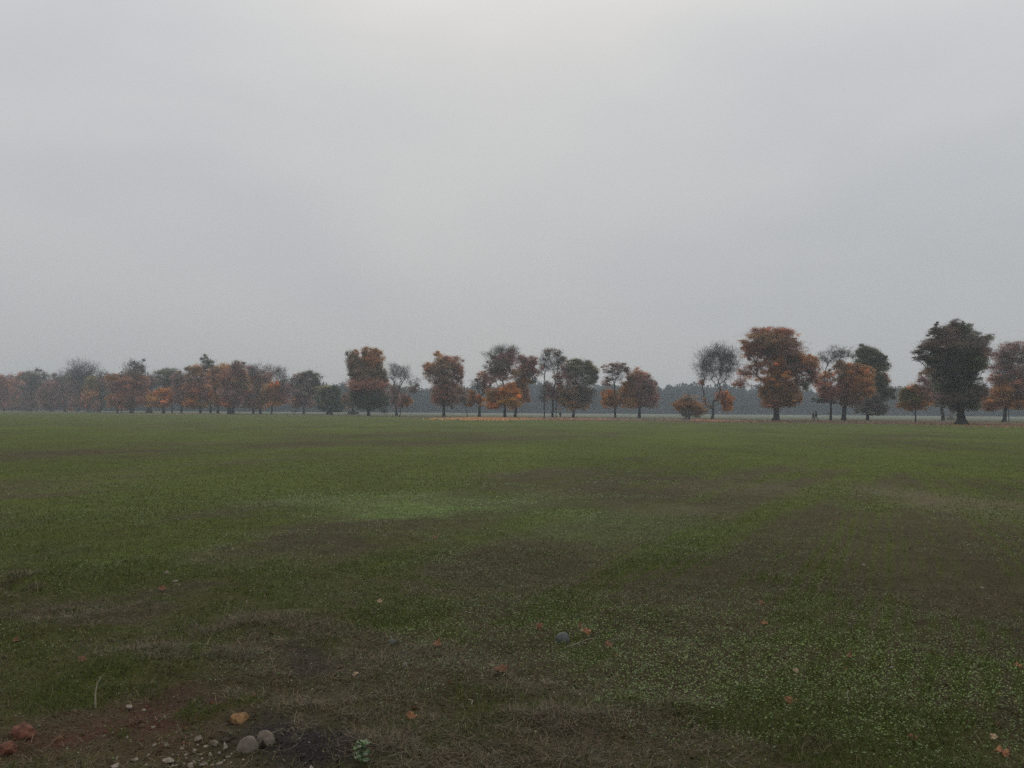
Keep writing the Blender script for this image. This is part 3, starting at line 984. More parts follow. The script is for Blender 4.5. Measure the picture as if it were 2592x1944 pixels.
TREES = [
 # region 1 (far left)
 (1, 'tree', (50, 908, 22), [(10, 600, 90, 110, 'RB'), (20, 760, 80, 100, 'RB')], 'low red-brown tree cut by the left edge of the photo'),
 (1, 'tree', (155, 905, 20), [(90, 600, 110, 100, 'RB'), (170, 790, 100, 90, 'OB'), (180, 640, 90, 110, 'RB')], 'red-brown tree with an ochre lower crown, second from the left edge'),
 (1, 'tree', (245, 905, 18), [(280, 550, 100, 105, 'RB'), (250, 480, 80, 60, 'RB'), (250, 740, 90, 110, 'RB')], 'domed brick-red tree, third from the left edge'),
 (1, 'tree', (320, 908, 22), [(350, 740, 75, 120, 'GB', 2.4), (340, 600, 60, 70, 'PB')], 'slim grey-brown tree between the domed red tree and a grey-topped one'),
 (1, 'tree', (390, 910, 32), [(410, 450, 85, 65, 'GG', 1.1), (420, 600, 100, 110, 'GB'), (420, 760, 90, 90, 'PB')], 'stout grey-topped tree behind the left red-brown trees'),
 (1, 'tree', (465, 906, 22), [(550, 480, 70, 65, 'GG', 1.1), (530, 620, 85, 110, 'PB'), (520, 780, 80, 90, 'GB')], 'narrow-stemmed tree with a small grey top leaning right'),
 (1, 'tree', (660, 915, 34), [(640, 720, 105, 150, 'PB'), (690, 600, 70, 80, 'PB', 1.6), (650, 830, 60, 50, 'RB')], 'low purple-brown tree in a dip of the left skyline'),
 (1, 'tree', (825, 915, 32), [(810, 450, 70, 65, 'GG', .9), (780, 580, 110, 110, 'GB', 1.5), (830, 740, 100, 120, 'PB'), (840, 830, 60, 50, 'DK')], 'grey-brown tree with a thin top left of the wide bare dome'),
 (1, 'tree', (990, 915, 40), [(1030, 370, 150, 85, 'GT', .75), (1110, 420, 100, 80, 'GT', .7), (1000, 540, 150, 110, 'PB', 1.8), (960, 730, 100, 130, 'RB'), (930, 470, 80, 70, 'GT', .9)], 'tall tree with a wide bare grey dome above red-brown leaves'),
 (1, 'tree', (1195, 922, 18), [(1160, 560, 90, 90, 'OL'), (1160, 690, 80, 60, 'OB'), (1120, 780, 100, 80, 'RB'), (1200, 820, 60, 60, 'PB')], 'small tree with an ochre patch right of the wide bare dome'),
 (1, 'tree', (1260, 922, 42), [(1250, 470, 80, 55, 'GT', .8), (1290, 560, 100, 90, 'PB', 1.4), (1270, 720, 85, 110, 'GG', 2.0), (1240, 820, 60, 60, 'DG')], 'grey-green tree with a stout trunk beside a gap to the far wood'),
 (1, 'tree', (1495, 930, 26), [(1460, 520, 80, 70, 'OB'), (1520, 600, 110, 120, 'RB'), (1480, 780, 80, 90, 'OB')], 'rusty tree left of the tree with the twin-lobed grey top'),
 (1, 'tree', (1545, 922, 16), [(1570, 720, 70, 120, 'RB')], 'slim red-brown tree close behind the rusty one'),
 (1, 'tree', (1675, 932, 46), [(1650, 330, 58, 66, 'GT', .95), (1785, 340, 74, 72, 'GT', 1.0), (1710, 430, 120, 60, 'GB', 1.1), (1700, 550, 170, 100, 'RB'), (1720, 700, 160, 110, 'RB'), (1640, 800, 90, 70, 'OB')], 'tall tree with a square twin-lobed grey top above a red-brown skirt'),
 (1, 'tree', (1900, 930, 62), [(1870, 560, 80, 80, 'PB', 1.5), (1840, 720, 80, 110, 'RB'), (1940, 470, 70, 45, 'GT', .8), (2010, 560, 70, 50, 'GT', .8)], 'thick-trunked tree left of the low bright orange tree'),
 # region 2
 (2, 'tree', (72, 938, 44), [(-50, 730, 60, 60, 'OY', 2.6), (60, 690, 75, 70, 'OR', 2.8), (130, 720, 85, 80, 'OR', 2.8), (60, 790, 120, 60, 'OB', 2.6)], 'low bright orange tree in front of the left trees'),
 (2, 'tree', (180, 936, 18), [(60, 400, 70, 40, 'DG', 1.2), (150, 420, 130, 50, 'GG', 1.3), (130, 520, 130, 60, 'GB', 1.3), (170, 640, 110, 90, 'PB')], 'flat-topped dark grey tree behind the low orange one'),
 (2, 'tree', (300, 940, 30), [(280, 520, 100, 100, 'GB', 1.9), (290, 680, 90, 110, 'PB'), (320, 790, 60, 60, 'RB')], 'grey-brown tree right of the flat-topped one'),
 (2, 'tree', (540, 942, 34), [(590, 250, 42, 45, 'GG', 1.3), (585, 330, 40, 50, 'GG', 1.3), (650, 310, 55, 55, 'GG', 1.3), (400, 380, 50, 35, 'GG', 1.3), (500, 390, 110, 70, 'OB', 1.5), (460, 500, 120, 80, 'GB', 1.2), (480, 620, 130, 90, 'RB'), (430, 780, 90, 80, 'OR'), (500, 830, 90, 45, 'OY')], 'tree with a spiky grey tip above bright orange low branches'),
 (2, 'tree', (670, 940, 28), [(620, 590, 100, 110, 'RB'), (640, 760, 90, 70, 'OY'), (640, 700, 80, 60, 'OR')], 'tree with yellow-orange skirt right of the spiky-tipped tree'),
 (2, 'tree', (762, 940, 34), [(800, 390, 120, 80, 'OB', 2.4), (740, 420, 60, 60, 'OR', 1.8), (760, 560, 120, 110, 'OB'), (790, 770, 80, 60, 'OR'), (720, 690, 80, 70, 'OB')], 'broad orange-brown dome left of the double-trunked tree'),
 (2, 'tree', (952, 946, 42), [(1000, 330, 80, 50, 'GB', 1.5), (1050, 400, 60, 60, 'RB', 1.4), (950, 480, 140, 110, 'RB'), (1030, 580, 120, 110, 'BR', 2.0), (930, 680, 120, 120, 'PB'), (910, 815, 65, 40, 'OR'), (990, 780, 80, 60, 'PB')], 'large purple-brown tree with a double trunk'),
 (2, 'tree', (1215, 942, 30), [(1270, 370, 120, 55, 'GT', .9), (1190, 430, 80, 70, 'PK', 1.0), (1180, 560, 110, 100, 'RB'), (1130, 690, 110, 100, 'RB'), (1170, 810, 90, 60, 'OB')], 'red-brown tree with a thin grey top right of the double trunk'),
 (2, 'tree', (1300, 942, 32), [(1310, 480, 120, 80, 'PB', 1.8), (1300, 600, 130, 100, 'BR'), (1300, 760, 120, 100, 'OB')], 'round brown tree in the middle of the left row'),
 (2, 'tree', (1440, 948, 24), [(1480, 410, 100, 70, 'PK', .9), (1590, 500, 85, 75, 'GT', .9), (1640, 590, 60, 60, 'GB', 1.2), (1490, 620, 60, 90, 'OR', 2.4), (1510, 780, 75, 70, 'OR', 1.8), (1610, 680, 80, 90, 'PB', 1.7), (1400, 650, 70, 90, 'BR')], 'tree with a vivid orange column of leaves beside thin grey branches'),
 (2, 'tree', (1855, 946, 28), [(1880, 430, 55, 40, 'DG', 1.6), (1800, 490, 90, 60, 'GB', 1.8), (1930, 490, 100, 70, 'DG', 1.9), (1990, 570, 60, 80, 'DG', 1.9), (1870, 600, 150, 80, 'GB', 2.2), (1850, 720, 120, 80, 'PB', 1.8), (1750, 800, 80, 60, 'RB', 1.8), (1900, 810, 90, 60, 'PB', 1.8)], 'dark grey-green tree standing alone right of the two left walkers'),
 # region 3
 (3, 'tree', (285, 1050, 70), [(240, 730, 100, 80, 'OL', 2.5), (370, 730, 80, 70, 'DG', 2.4), (270, 860, 150, 130, 'DG', 3.0), (400, 890, 70, 110, 'DG', 2.5), (400, 1000, 70, 28, 'DG', 2), (200, 960, 60, 60, 'DG', 2)], 'low round dark green tree with foliage close to the grass', dict(top=1.6)),
 (3, 'tree', (605, 1050, 34), [(540, 850, 100, 100, 'BR', 2.2), (480, 880, 60, 70, 'RB'), (600, 1040, 65, 28, 'DG', 2.2)], 'low russet tree with a bushy foot left of the tall olive and orange tree'),
 (3, 'tree', (805, 1066, 42), [(620, 215, 50, 40, 'OB', 1.5), (570, 330, 62, 110, 'GG', 1.5), (620, 380, 80, 130, 'BR', 1.9), (600, 500, 60, 80, 'GG', 1.6), (820, 225, 95, 80, 'OB', 2.6), (910, 320, 85, 110, 'OB', 2.4), (780, 380, 120, 130, 'OB', 2.4), (800, 530, 180, 110, 'BR', 2.6), (960, 480, 60, 80, 'OL', 2), (790, 660, 230, 110, 'RB', 2.4), (1000, 640, 60, 90, 'RB', 1.6), (740, 820, 170, 150, 'DG', 2.6), (900, 860, 170, 140, 'DG', 2.6), (1030, 500, 35, 50, 'GG', 1.4)], 'tall two-headed tree, orange above and dark olive below'),
 (3, 'tree', (1175, 1066, 34), [(1150, 420, 80, 60, 'GT', .6), (1180, 490, 120, 85, 'GT', .6), (1300, 470, 75, 75, 'GT', .55), (1260, 560, 120, 60, 'GT', .5), (1150, 780, 90, 150, 'PB', 1.3), (1100, 520, 60, 60, 'GT', .6)], 'nearly bare grey tree with a fan of fine branches'),
 (3, 'tree', (1217, 1078, 14), [(1410, 610, 75, 50, 'GT', .5), (1380, 700, 110, 60, 'GB', 1.2), (1330, 880, 65, 65, 'OB', 2.0), (1240, 850, 90, 110, 'PB', 1.4)], 'thin-stemmed tree with an orange patch right beside the bare grey tree'),
 # region 4
 (4, 'tree', (438, 1076, 42), [(400, 290, 80, 65, 'OB', 2.3), (240, 420, 80, 65, 'OB', 1.9), (230, 500, 60, 50, 'BR', 1.3), (560, 360, 100, 85, 'RB', 2.4), (640, 480, 65, 110, 'RB', 1.9), (440, 440, 170, 120, 'BR', 2.1), (400, 580, 160, 80, 'BR', 1.5), (660, 600, 50, 60, 'GB', 1.4), (470, 740, 200, 130, 'RB', 2.3), (400, 840, 120, 90, 'RB', 2.0), (560, 850, 110, 90, 'PB', 2.0)], 'mushroom-shaped rusty tree standing clear in the middle left'),
 (4, 'sapling', (758, 1082, 14), [(700, 840, 70, 110, 'GB', 1.3), (650, 760, 60, 70, 'BR', 1.2)], 'thin leaning sapling at the left end of the orange leaf drift', dict(lean=-35)),
 (4, 'tree', (915, 1080, 44), [(950, 530, 85, 50, 'RB', 1.7), (1010, 610, 80, 80, 'PB', 1.7), (870, 620, 60, 50, 'GT', .8), (900, 680, 70, 50, 'GT', .8), (810, 800, 80, 80, 'OR', 2.4), (830, 900, 80, 60, 'OB', 2), (960, 850, 55, 50, 'OR', 2), (1020, 720, 60, 60, 'PB', 1.4)], 'forked dark-stemmed tree with orange leaves on both sides of its trunk'),
 (4, 'tree', (1255, 1090, 42), [(1230, 190, 110, 60, 'GT', .75), (1350, 200, 90, 75, 'GT', .9), (1040, 270, 80, 60, 'GT', .65), (1130, 240, 80, 70, 'GT', .7), (1310, 310, 140, 100, 'PB', 1.9), (1070, 430, 85, 75, 'GB', 1.1), (1180, 400, 140, 110, 'GB', 1.0), (1120, 540, 130, 70, 'PB', 1.3), (1250, 520, 120, 80, 'PB', 1.2), (1310, 760, 145, 110, 'OR', 3.2), (1320, 880, 140, 80, 'OY', 3.0), (1080, 800, 100, 90, 'OB', 2.2), (1110, 900, 120, 75, 'OR', 2.4), (1400, 900, 60, 80, 'OY', 2)], 'tall grey-crowned tree with a bright orange ball of leaves below'),
 (4, 'tree', (1385, 1086, 42), [(1470, 320, 80, 55, 'PB', 1.6), (1590, 350, 80, 75, 'PB', 1.6), (1650, 450, 70, 110, 'PB', 1.5), (1530, 450, 110, 100, 'RB', 2.0), (1440, 520, 90, 110, 'BR', 2.0), (1500, 620, 65, 110, 'OB', 2.3), (1450, 760, 110, 130, 'BR', 2.2), (1520, 830, 60, 90, 'RB', 2), (1600, 600, 60, 50, 'GG', 1.3)], 'purple-brown tree close right of the bright orange ball'),
 (4, 'sapling', (1775, 1106, 17), [(1780, 720, 75, 90, 'GB', .9), (1790, 850, 60, 90, 'GB', .8)], 'thin dark-stemmed sapling left of the tall airy tree', dict(top=6)),
 (4, 'tree', (1890, 1088, 34), [(1800, 230, 75, 60, 'GB', 1.0), (1930, 210, 80, 60, 'GB', 1.1), (2010, 300, 65, 70, 'GB', 1.0), (1900, 310, 130, 75, 'GT', .95), (1750, 370, 70, 80, 'GT', .95), (1900, 430, 150, 70, 'GT', .85), (2020, 420, 60, 60, 'GT', .9), (1760, 480, 60, 60, 'GT', .8), (1850, 760, 90, 130, 'PB', 1.2), (1960, 800, 80, 150, 'PB', 1.1)], 'tall airy tree with long bare limbs and small leaf clumps', dict(top=7)),
 (4, 'sapling', (1936, 1090, 12), [(1965, 560, 60, 90, 'PB', 1.0), (1990, 680, 60, 80, 'RB', 1.0)], 'thin young stem right against the tall airy tree', dict(top=7)),
 # region 5
 (5, 'tree', (690, 1091, 40), [(690, 370, 90, 65, 'OL', 1.9), (830, 360, 85, 60, 'GG', 1.8), (920, 440, 90, 80, 'OL', 2.0), (740, 460, 150, 90, 'GG', 1.8), (980, 530, 60, 70, 'GG', 1.6), (590, 430, 55, 70, 'PB', 1.5), (620, 560, 110, 90, 'PB', 1.3), (850, 590, 130, 80, 'GG', 1.4), (600, 800, 95, 110, 'OL', 2.2), (700, 760, 100, 150, 'BR', 1.9), (830, 800, 130, 140, 'GB', 2.0), (650, 920, 100, 70, 'OB', 1.8), (800, 920, 90, 70, 'BR', 1.7)], 'rounded olive-green tree right of the lone walker'),
 (5, 'tree', (1252, 1096, 30), [(1170, 410, 80, 42, 'PB', 1.4), (1290, 410, 100, 50, 'GB', 1.3), (1400, 450, 80, 50, 'GB', 1.3), (1220, 480, 100, 40, 'GT', 1.0), (1260, 560, 130, 40, 'GT', .8), (1150, 620, 80, 55, 'PB', 1.4), (1140, 800, 80, 80, 'OR', 2.6), (1150, 900, 90, 70, 'OB', 2.2), (1250, 820, 90, 130, 'OB', 1.8)], 'umbrella-topped dark tree with orange leaves low on its left', dict(top=7)),
 (5, 'tree', (1570, 1098, 42), [(1560, 530, 110, 75, 'RB', 1.9), (1480, 600, 110, 90, 'BR', 2.2), (1650, 620, 120, 100, 'PB', 2.0), (1730, 740, 95, 120, 'PB', 2.2), (1430, 720, 110, 100, 'OB', 2.4), (1580, 730, 130, 120, 'PB', 2.0), (1440, 870, 120, 100, 'OB', 2.4), (1680, 880, 120, 90, 'PB', 2.2), (1780, 850, 50, 80, 'RB', 2)], 'dome-shaped tree, orange-brown left and purple-brown right'),
 # region 6
 (6, 'shrub', (370, 1110, 60), [(350, 940, 120, 55, 'OB', 2.6), (420, 960, 110, 60, 'OB', 2.4), (370, 860, 70, 35, 'BR', 1.2), (510, 1030, 80, 60, 'BR', 2.0), (370, 1030, 70, 55, 'DK', 2.2), (280, 970, 60, 45, 'OB', 2)], 'low wide orange-brown shrub at the field edge', dict(top=1.0, cat='shrub')),
 (6, 'tree', (660, 1108, 34), [(720, 310, 130, 75, 'GT', .85), (840, 340, 100, 90, 'GT', .8), (590, 400, 110, 90, 'GT', .7), (700, 440, 170, 110, 'GT', .7), (530, 500, 90, 90, 'GT', .65), (880, 470, 110, 110, 'GT', .65), (600, 590, 100, 70, 'GT', .65), (830, 600, 120, 80, 'GT', .6), (550, 690, 55, 40, 'RB', 1.3), (830, 900, 65, 100, 'OR', 2.1), (760, 850, 60, 80, 'RB', 1.5), (830, 960, 60, 65, 'OR', 2.3), (570, 930, 70, 60, 'BR', 1.0)], 'large bare domed tree with an orange patch low on its right', dict(top=4.2)),
 (6, 'tree', (1405, 1128, 78), [(1200, 110, 100, 65, 'RB', 2.2), (1400, 85, 130, 45, 'RB', 2.3), (1560, 120, 95, 70, 'RB', 1.9), (1320, 190, 220, 80, 'BR', 2.4), (1100, 260, 110, 60, 'RB', 2.0), (1060, 340, 90, 70, 'RB', 1.6), (1240, 310, 150, 80, 'PB', 2.2), (1450, 280, 200, 100, 'PB', 2.4), (1620, 250, 80, 50, 'RB', 2), (1640, 400, 150, 80, 'OB', 2.6), (1780, 460, 100, 80, 'OB', 2.4), (1840, 560, 70, 110, 'RB', 2.0), (1640, 520, 180, 80, 'PB', 2.4), (1160, 480, 110, 70, 'RB', 1.3), (1060, 590, 100, 70, 'RB', 1.3), (960, 700, 70, 50, 'RB', 1.3), (1380, 480, 110, 100, 'OB', 2.2), (1400, 640, 170, 90, 'OB', 2.4), (1330, 800, 110, 130, 'OB', 2.6), (1460, 840, 180, 130, 'BR', 2.6), (1590, 820, 110, 120, 'OB', 2.4), (1440, 930, 190, 60, 'RB', 2.4), (1760, 700, 60, 70, 'GG', 1.6), (1680, 660, 80, 50, 'PB', 1.4)], 'huge spreading rust-brown tree with a thick flared trunk', dict(top=3.6)),
 # region 7
 (7, 'tree', (755, 1503, 40), [(840, 410, 110, 60, 'GT', .9), (700, 480, 100, 70, 'GT', .9), (980, 440, 90, 60, 'GT', .8), (800, 540, 170, 70, 'GT', .9), (640, 590, 80, 70, 'GT', .9), (1060, 500, 50, 60, 'GT', .7), (690, 800, 120, 120, 'OB', 1.3), (620, 960, 130, 90, 'RB', 1.8), (720, 1080, 170, 90, 'RB', 2.2), (530, 1190, 85, 45, 'DG', 1.4), (700, 1180, 130, 60, 'PB', 1.6)], 'airy grey-topped tree just right of the two dark-clad walkers', dict(top=6)),
 (7, 'tree', (955, 1505, 76), [(960, 640, 120, 80, 'BR', 1.9), (1150, 700, 160, 90, 'OB', 2.4), (1300, 760, 120, 90, 'OB', 2.4), (950, 800, 130, 120, 'BR', 2.2), (1180, 880, 190, 120, 'OB', 2.6), (960, 1000, 140, 120, 'RB', 2.4), (1200, 1050, 170, 100, 'OB', 2.4), (950, 1180, 120, 90, 'BR', 2.2), (1120, 1180, 130, 80, 'PB', 2.2), (1350, 1000, 70, 110, 'OL', 2.2)], 'broad orange-brown tree with a thick straight grey trunk'),
 (7, 'tree', (1325, 1498, 50), [(1320, 390, 110, 80, 'DG', 2.8), (1230, 460, 80, 70, 'DG', 2.6), (1400, 480, 110, 90, 'DG', 2.8), (1310, 580, 160, 90, 'DG', 2.8), (1530, 560, 75, 90, 'DG', 2.4), (1600, 640, 60, 80, 'DG', 2.4), (1500, 700, 110, 90, 'OL', 2.6), (1590, 880, 80, 90, 'RB', 2.2), (1480, 880, 130, 120, 'DG', 2.8), (1560, 1060, 120, 130, 'DG', 2.8), (1440, 1180, 180, 120, 'DK', 2.8), (1250, 1290, 140, 90, 'DK', 2.6), (1430, 1340, 170, 75, 'DK', 2.8)], 'tall dark green tree with a dark skirt, right of the orange-brown pair'),
 # region 8
 (8, 'tree', (455, 1548, 20), [(330, 1180, 100, 110, 'OL', 2.0), (470, 1150, 130, 120, 'OB', 1.8), (550, 1050, 100, 90, 'PK', 1.4), (540, 930, 60, 50, 'PK', 1.2), (340, 1320, 110, 70, 'OB', 1.9), (560, 1300, 130, 90, 'OB', 1.8), (430, 1250, 120, 90, 'OL', 1.8), (600, 1180, 80, 80, 'PB', 1.4)], 'slender young tree with a loose amber crown left of the big dark tree', dict(top=3.5)),
 (8, 'tree', (830, 1524, 48), [(690, 960, 120, 80, 'GG', 2.0), (760, 1080, 130, 100, 'GB', 2.2), (850, 1150, 130, 120, 'DK', 2.2), (800, 1280, 90, 80, 'GG', 1.6), (620, 860, 70, 50, 'PB', 1.5)], 'grey-leaved tree tucked behind the left side of the big dark tree'),
 (8, 'tree', (1080, 1574, 128), [(1000, 830, 200, 110, 'DK', 2.2), (1360, 720, 90, 90, 'GB', 1.6), (740, 700, 140, 90, 'GG', 1.9), (1310, 1130, 100, 110, 'GB', 1.5), (860, 1200, 120, 90, 'GB', 1.5), (1180, 1340, 120, 60, 'GG', 1.3), (1000, 200, 80, 50, 'DK', 2.0), (780, 260, 70, 55, 'DK', 2.0), (1120, 240, 80, 55, 'GG', 2.2), (700, 330, 90, 55, 'DK', 1.8), (900, 330, 170, 90, 'GB', 2.4), (1090, 330, 150, 90, 'GG', 2.4), (1280, 340, 75, 28, 'DK', 1.6), (1430, 400, 70, 60, 'GG', 1.2), (1330, 450, 120, 60, 'DG', 1.6), (640, 480, 120, 60, 'DK', 1.7), (440, 600, 50, 25, 'DK', 1.5), (560, 570, 100, 55, 'DK', 1.8), (560, 680, 110, 50, 'DK', 1.8), (800, 500, 190, 110, 'GB', 2.4), (1060, 520, 220, 130, 'DK', 2.6), (1300, 590, 160, 90, 'PB', 2.0), (850, 680, 190, 100, 'DK', 2.4), (1120, 740, 210, 110, 'DG', 2.4), (760, 820, 180, 70, 'DK', 2.0), (590, 860, 90, 40, 'BR', 1.4), (1280, 780, 130, 90, 'PB', 1.8), (950, 950, 200, 80, 'DK', 1.9), (1200, 900, 150, 80, 'DK', 1.6), (1020, 1080, 220, 90, 'DG', 2.4), (1180, 1060, 160, 110, 'DK', 2.2), (1080, 1230, 190, 110, 'DK', 2.4), (1230, 1270, 90, 90, 'GB', 1.6), (1000, 1350, 80, 80, 'DK', 1.8)], 'massive dark grey-green tree with a very thick trunk at the right', dict(top=4)),
 (8, 'tree', (1660, 1543, 54), [(1700, 540, 120, 75, 'PB', 1.0), (1850, 520, 110, 75, 'PB', 1.0), (1600, 640, 110, 80, 'PB', 1.1), (1800, 680, 180, 100, 'PK', 1.15), (1980, 650, 110, 140, 'PB', 1.1), (1650, 820, 160, 90, 'PK', 1.2), (1850, 860, 170, 110, 'PB', 1.3), (1560, 960, 120, 70, 'RB', 1.3), (1750, 1000, 160, 90, 'RB', 1.7), (1950, 1000, 110, 120, 'PB', 1.6), (1600, 1130, 140, 90, 'OB', 2.2), (1480, 1260, 140, 80, 'OB', 2.4), (1460, 1350, 120, 45, 'RB', 2.0), (1680, 1280, 130, 80, 'OR', 2.0), (1860, 1300, 130, 90, 'OB', 2.4), (1850, 1150, 120, 90, 'PB', 1.8), (2000, 1250, 90, 110, 'OB', 2)], 'purple-twigged tree with an orange skirt at the right edge of the photo', dict(top=4.4, lean=40)),
 (8, 'sapling', (1722, 1532, 13), [(1740, 1180, 70, 110, 'RB', 1.1)], 'thin stem beside the trunk of the right-edge tree', dict(top=4)),
]
for i, t in enumerate(TREES):
    kw = dict(t[5]) if len(t) > 5 else {}
    if i == 21: kw['extra_trunks'] = ((-52, 44, .3),)
    if t[1] == 'shrub': kw['group'] = None
    make_tree(t[1], t[0], t[2], t[3], t[4], 100 + i * 7, **kw)

rng = np.random.default_rng(99)


def brush(name, reg, x, y, w, h, cols, label, n=160):
    ox, oy, k = REG[reg]
    g = ground_pt(ox + x / k, oy + y / k)
    mpp = g[1] / F
    W, H_ = w / k * mpp, h / k * mpp
    P = np.stack([rng.normal(0, W * .45, n), rng.normal(0, W * .3, n), rng.random(n) ** 1.5 * H_ * 1.3 + .03], 1)
    d = unit(np.stack([rng.normal(0, 1, n), rng.normal(0, 1, n), rng.normal(.1, .35, n)], 1))
    ln = rng.uniform(.3, .9, n) * W * .8
    r = rng.uniform(.02, .06, n)
    B = P + d * ln[:, None]
    B[:, 2] = np.maximum(B[:, 2], .04)
    V, lo, st = tubes(P, B, r, r * .5, 5)
    C = np.repeat(np.array(cols)[rng.integers(0, len(cols), n)], 10, axis=0)
    o = mesh_np(name, V - 0, lo, st, M_LITTER, C)
    o.location = (g[0], g[1], 0)
    tag(o, label, 'brushwood')
    return o


brush('brush_pile', 8, 930, 1515, 80, 55, [(.12, .08, .07), (.28, .25, .23), (.2, .08, .06)], 'heap of pale and reddish fallen branches beside the massive trunk')
brush('brush_pile', 1, 1130, 918, 60, 45, [(.05, .045, .04), (.08, .06, .05)], 'low dark heap of brushwood among the far left trunks', 200)
brush('brush_pile', 6, 345, 1122, 60, 24, [(.35, .32, .3), (.2, .16, .14)], 'pale dead sticks lying at the foot of the orange-brown shrub', 60)


# ---------------------------------------------------------------- far wood behind the meadow
def build_forest():
    rg = np.random.default_rng(5)
    P = []; S = []; C = []
    A = []; B = []
    az = np.radians(np.arange(-66, 66, .36))
    for row in range(4):
        for a in az:
            a = a + rg.normal(0, .003)
            D = 610 + 26 * row + 25 * math.sin(a * 5) + rg.normal(0, 6)
            h = (19.2 + 1.5 * math.sin(a * 11 + row * .4) + 1.3 * math.sin(a * 29 + 1) + .9 * math.sin(a * 71)) * rg.uniform(.86, 1.1) + row * .5
            x, y = D * math.sin(a), D * math.cos(a) / max(math.cos(a), .35) * .8 if False else D * math.cos(a)
            r = rg.uniform(3.2, 5.4)
            n = 620
            d = unit(rg.normal(size=(n, 3))) * rg.random((n, 1)) ** .3
            q = np.array([x, y, h * .55]) + d * np.array([r, r, h * .46])
            q += rg.normal(0, .35, q.shape)
            low = rg.random(n) < .16
            q[low, 2] = rg.uniform(.2, h * .3, low.sum())
            q[:, 2] = np.clip(q[:, 2], .3, None)
            P.append(q)
            S.append(rg.uniform(.9, 1.9, n))
            t = rg.random()
            base = np.array([.062, .086, .080]) * (1 - t) + np.array([.10, .105, .085]) * t
            C.append(base * rg.uniform(.7, 1.3, (n, 1)))
            A.append((x, y, 0)); B.append((x + rg.normal(0, .3), y, h * .7))
    P = np.vstack(P); S = np.concatenate(S); C = np.vstack(C)
    nr = unit(rg.normal(size=(len(P), 3)))
    m1 = discs(P, nr, S, C, 4, .75)
    A = np.array(A, float); B = np.array(B, float)
    V, lo, st = tubes(A, B, np.full(len(A), .3), np.full(len(A), .15), 5)
    m2 = (V, lo, st, np.tile(np.array([[.04, .035, .03]]), (len(V), 1)))
    V, lo, st, CC = cat_meshes([m1, m2])
    o = mesh_np('far_wood', V, lo, st, M_LEAF, CC)
    tag(o, 'long even band of distant blue-grey woodland behind the avenue', 'wood', None, 'stuff')


build_forest()


# ---------------------------------------------------------------- small things in the foreground
def ico(sub):
    import bmesh
    bm = bmesh.new()
    bmesh.ops.create_icosphere(bm, subdivisions=sub, radius=1.0)
    V = np.array([v.co[:] for v in bm.verts]); Fc = np.array([[v.index for v in f.verts] for f in bm.faces])
    bm.free()
    return V, Fc


ICO3, ICO2 = ico(4), ico(2)


def stone(name, x, y, w, h, mat, label, cat='stone', group=None, rough=.12, angular=0.0, seed=0, depth=.8, sink=.4, lo=False):
    rg = np.random.default_rng(seed + 4000)
    p = on_ground(x, y)
    s = p[1] / F
    W, H_ = w * s / 2, h * s / (2 * (1 - sink))
    V, Fc = (ICO2 if lo else ICO3)
    V = V.copy()
    f = np.ones(len(V))
    for q in range(5):
        k = rg.normal(size=3) * (1.2 + q * .9)
        f += rough / (1 + q * .5) * np.sin(V @ k + rg.uniform(0, 6))
    V = V * f[:, None]
    if angular:
        V = V + .10 * np.sin(V[:, [1, 2, 0]] * 7 + rg.uniform(0, 6, 3)) * np.sin(V[:, [2, 0, 1]] * 5)
        for q in range(16):
            nn = unit(rg.normal(size=(1, 3)))[0]
            dd = 1 - angular * rg.uniform(.5, 1.25)
            e = V @ nn - dd
            V = V - np.clip(e, 0, None)[:, None] * nn * .95
    V = V * np.array([W, W * depth, H_])
    a = rg.uniform(-.4, .4)
    V = V @ np.array([[math.cos(a), math.sin(a), 0], [-math.sin(a), math.cos(a), 0], [0, 0, 1]])
    o = mesh_np(name, V, Fc.ravel(), np.arange(len(Fc)) * 3, mat, None, not angular)
    o.location = (p[0], p[1] + W * depth * .6, p[2] + H_ * (1 - 2 * sink))
    tag(o, label, cat, group)
    return o


stone('stone', 622, 1900, 52, 33, M_STONE, 'larger round grey-brown cobble, front one of the two smooth stones', group='two smooth round cobbles', rough=.08, sink=.52, seed=1)
stone('stone', 670, 1882, 44, 27, M_STONE, 'smaller round grey-brown cobble behind and right of the larger one', group='two smooth round cobbles', rough=.08, sink=.52, seed=2)
stone('stone', 1425, 1626, 36, 24, M_STONEB, 'smooth oval blue-grey stone left of the bright orange leaf', rough=.05, seed=3)
stone('stone', 600, 1832, 54, 26, M_OCHRE, 'ochre broken stone in the grass above the two cobbles', rough=.06, angular=.35, seed=4)
stone('rubble', 52, 1872, 72, 38, M_BRICK, 'large lump of red brick rubble half buried near the left edge', cat='rubble', rough=.1, angular=.3, seed=5)
stone('rubble', 8, 1912, 46, 34, M_BRICK, 'smaller orange brick lump cut by the left edge', cat='rubble', rough=.1, angular=.3, seed=6)
stone('stone', 2187, 1433, 9, 6, M_PALE, 'small white stone in the brown grass at the right', seed=7, lo=True)
stone('stone', 2487, 1491, 10, 6, M_PALE, 'tiny white stone near the right edge, nearer than the other white one', seed=8, lo=True)
stone('stone', 443, 1474, 14, 6, M_PALE, 'flat pale stone in the dark soil on the left', seed=9, lo=True)
stone('stone', 420, 1454, 13, 8, M_PALE, 'rounder pale stone just behind the flat one on the left', seed=10, lo=True)
stone('stone', 995, 1631, 20, 11, M_STONEB, 'dull grey-green stone between dry tufts left of centre', seed=11)
stone('stone', 1018, 1656, 13, 7, M_STONEB, 'little grey stone just in front of the dull grey-green one', seed=12, lo=True)
stone('stone', 1025, 1690, 18, 13, M_STONE, 'brownish stone in dry grass left of centre', seed=13, lo=True)
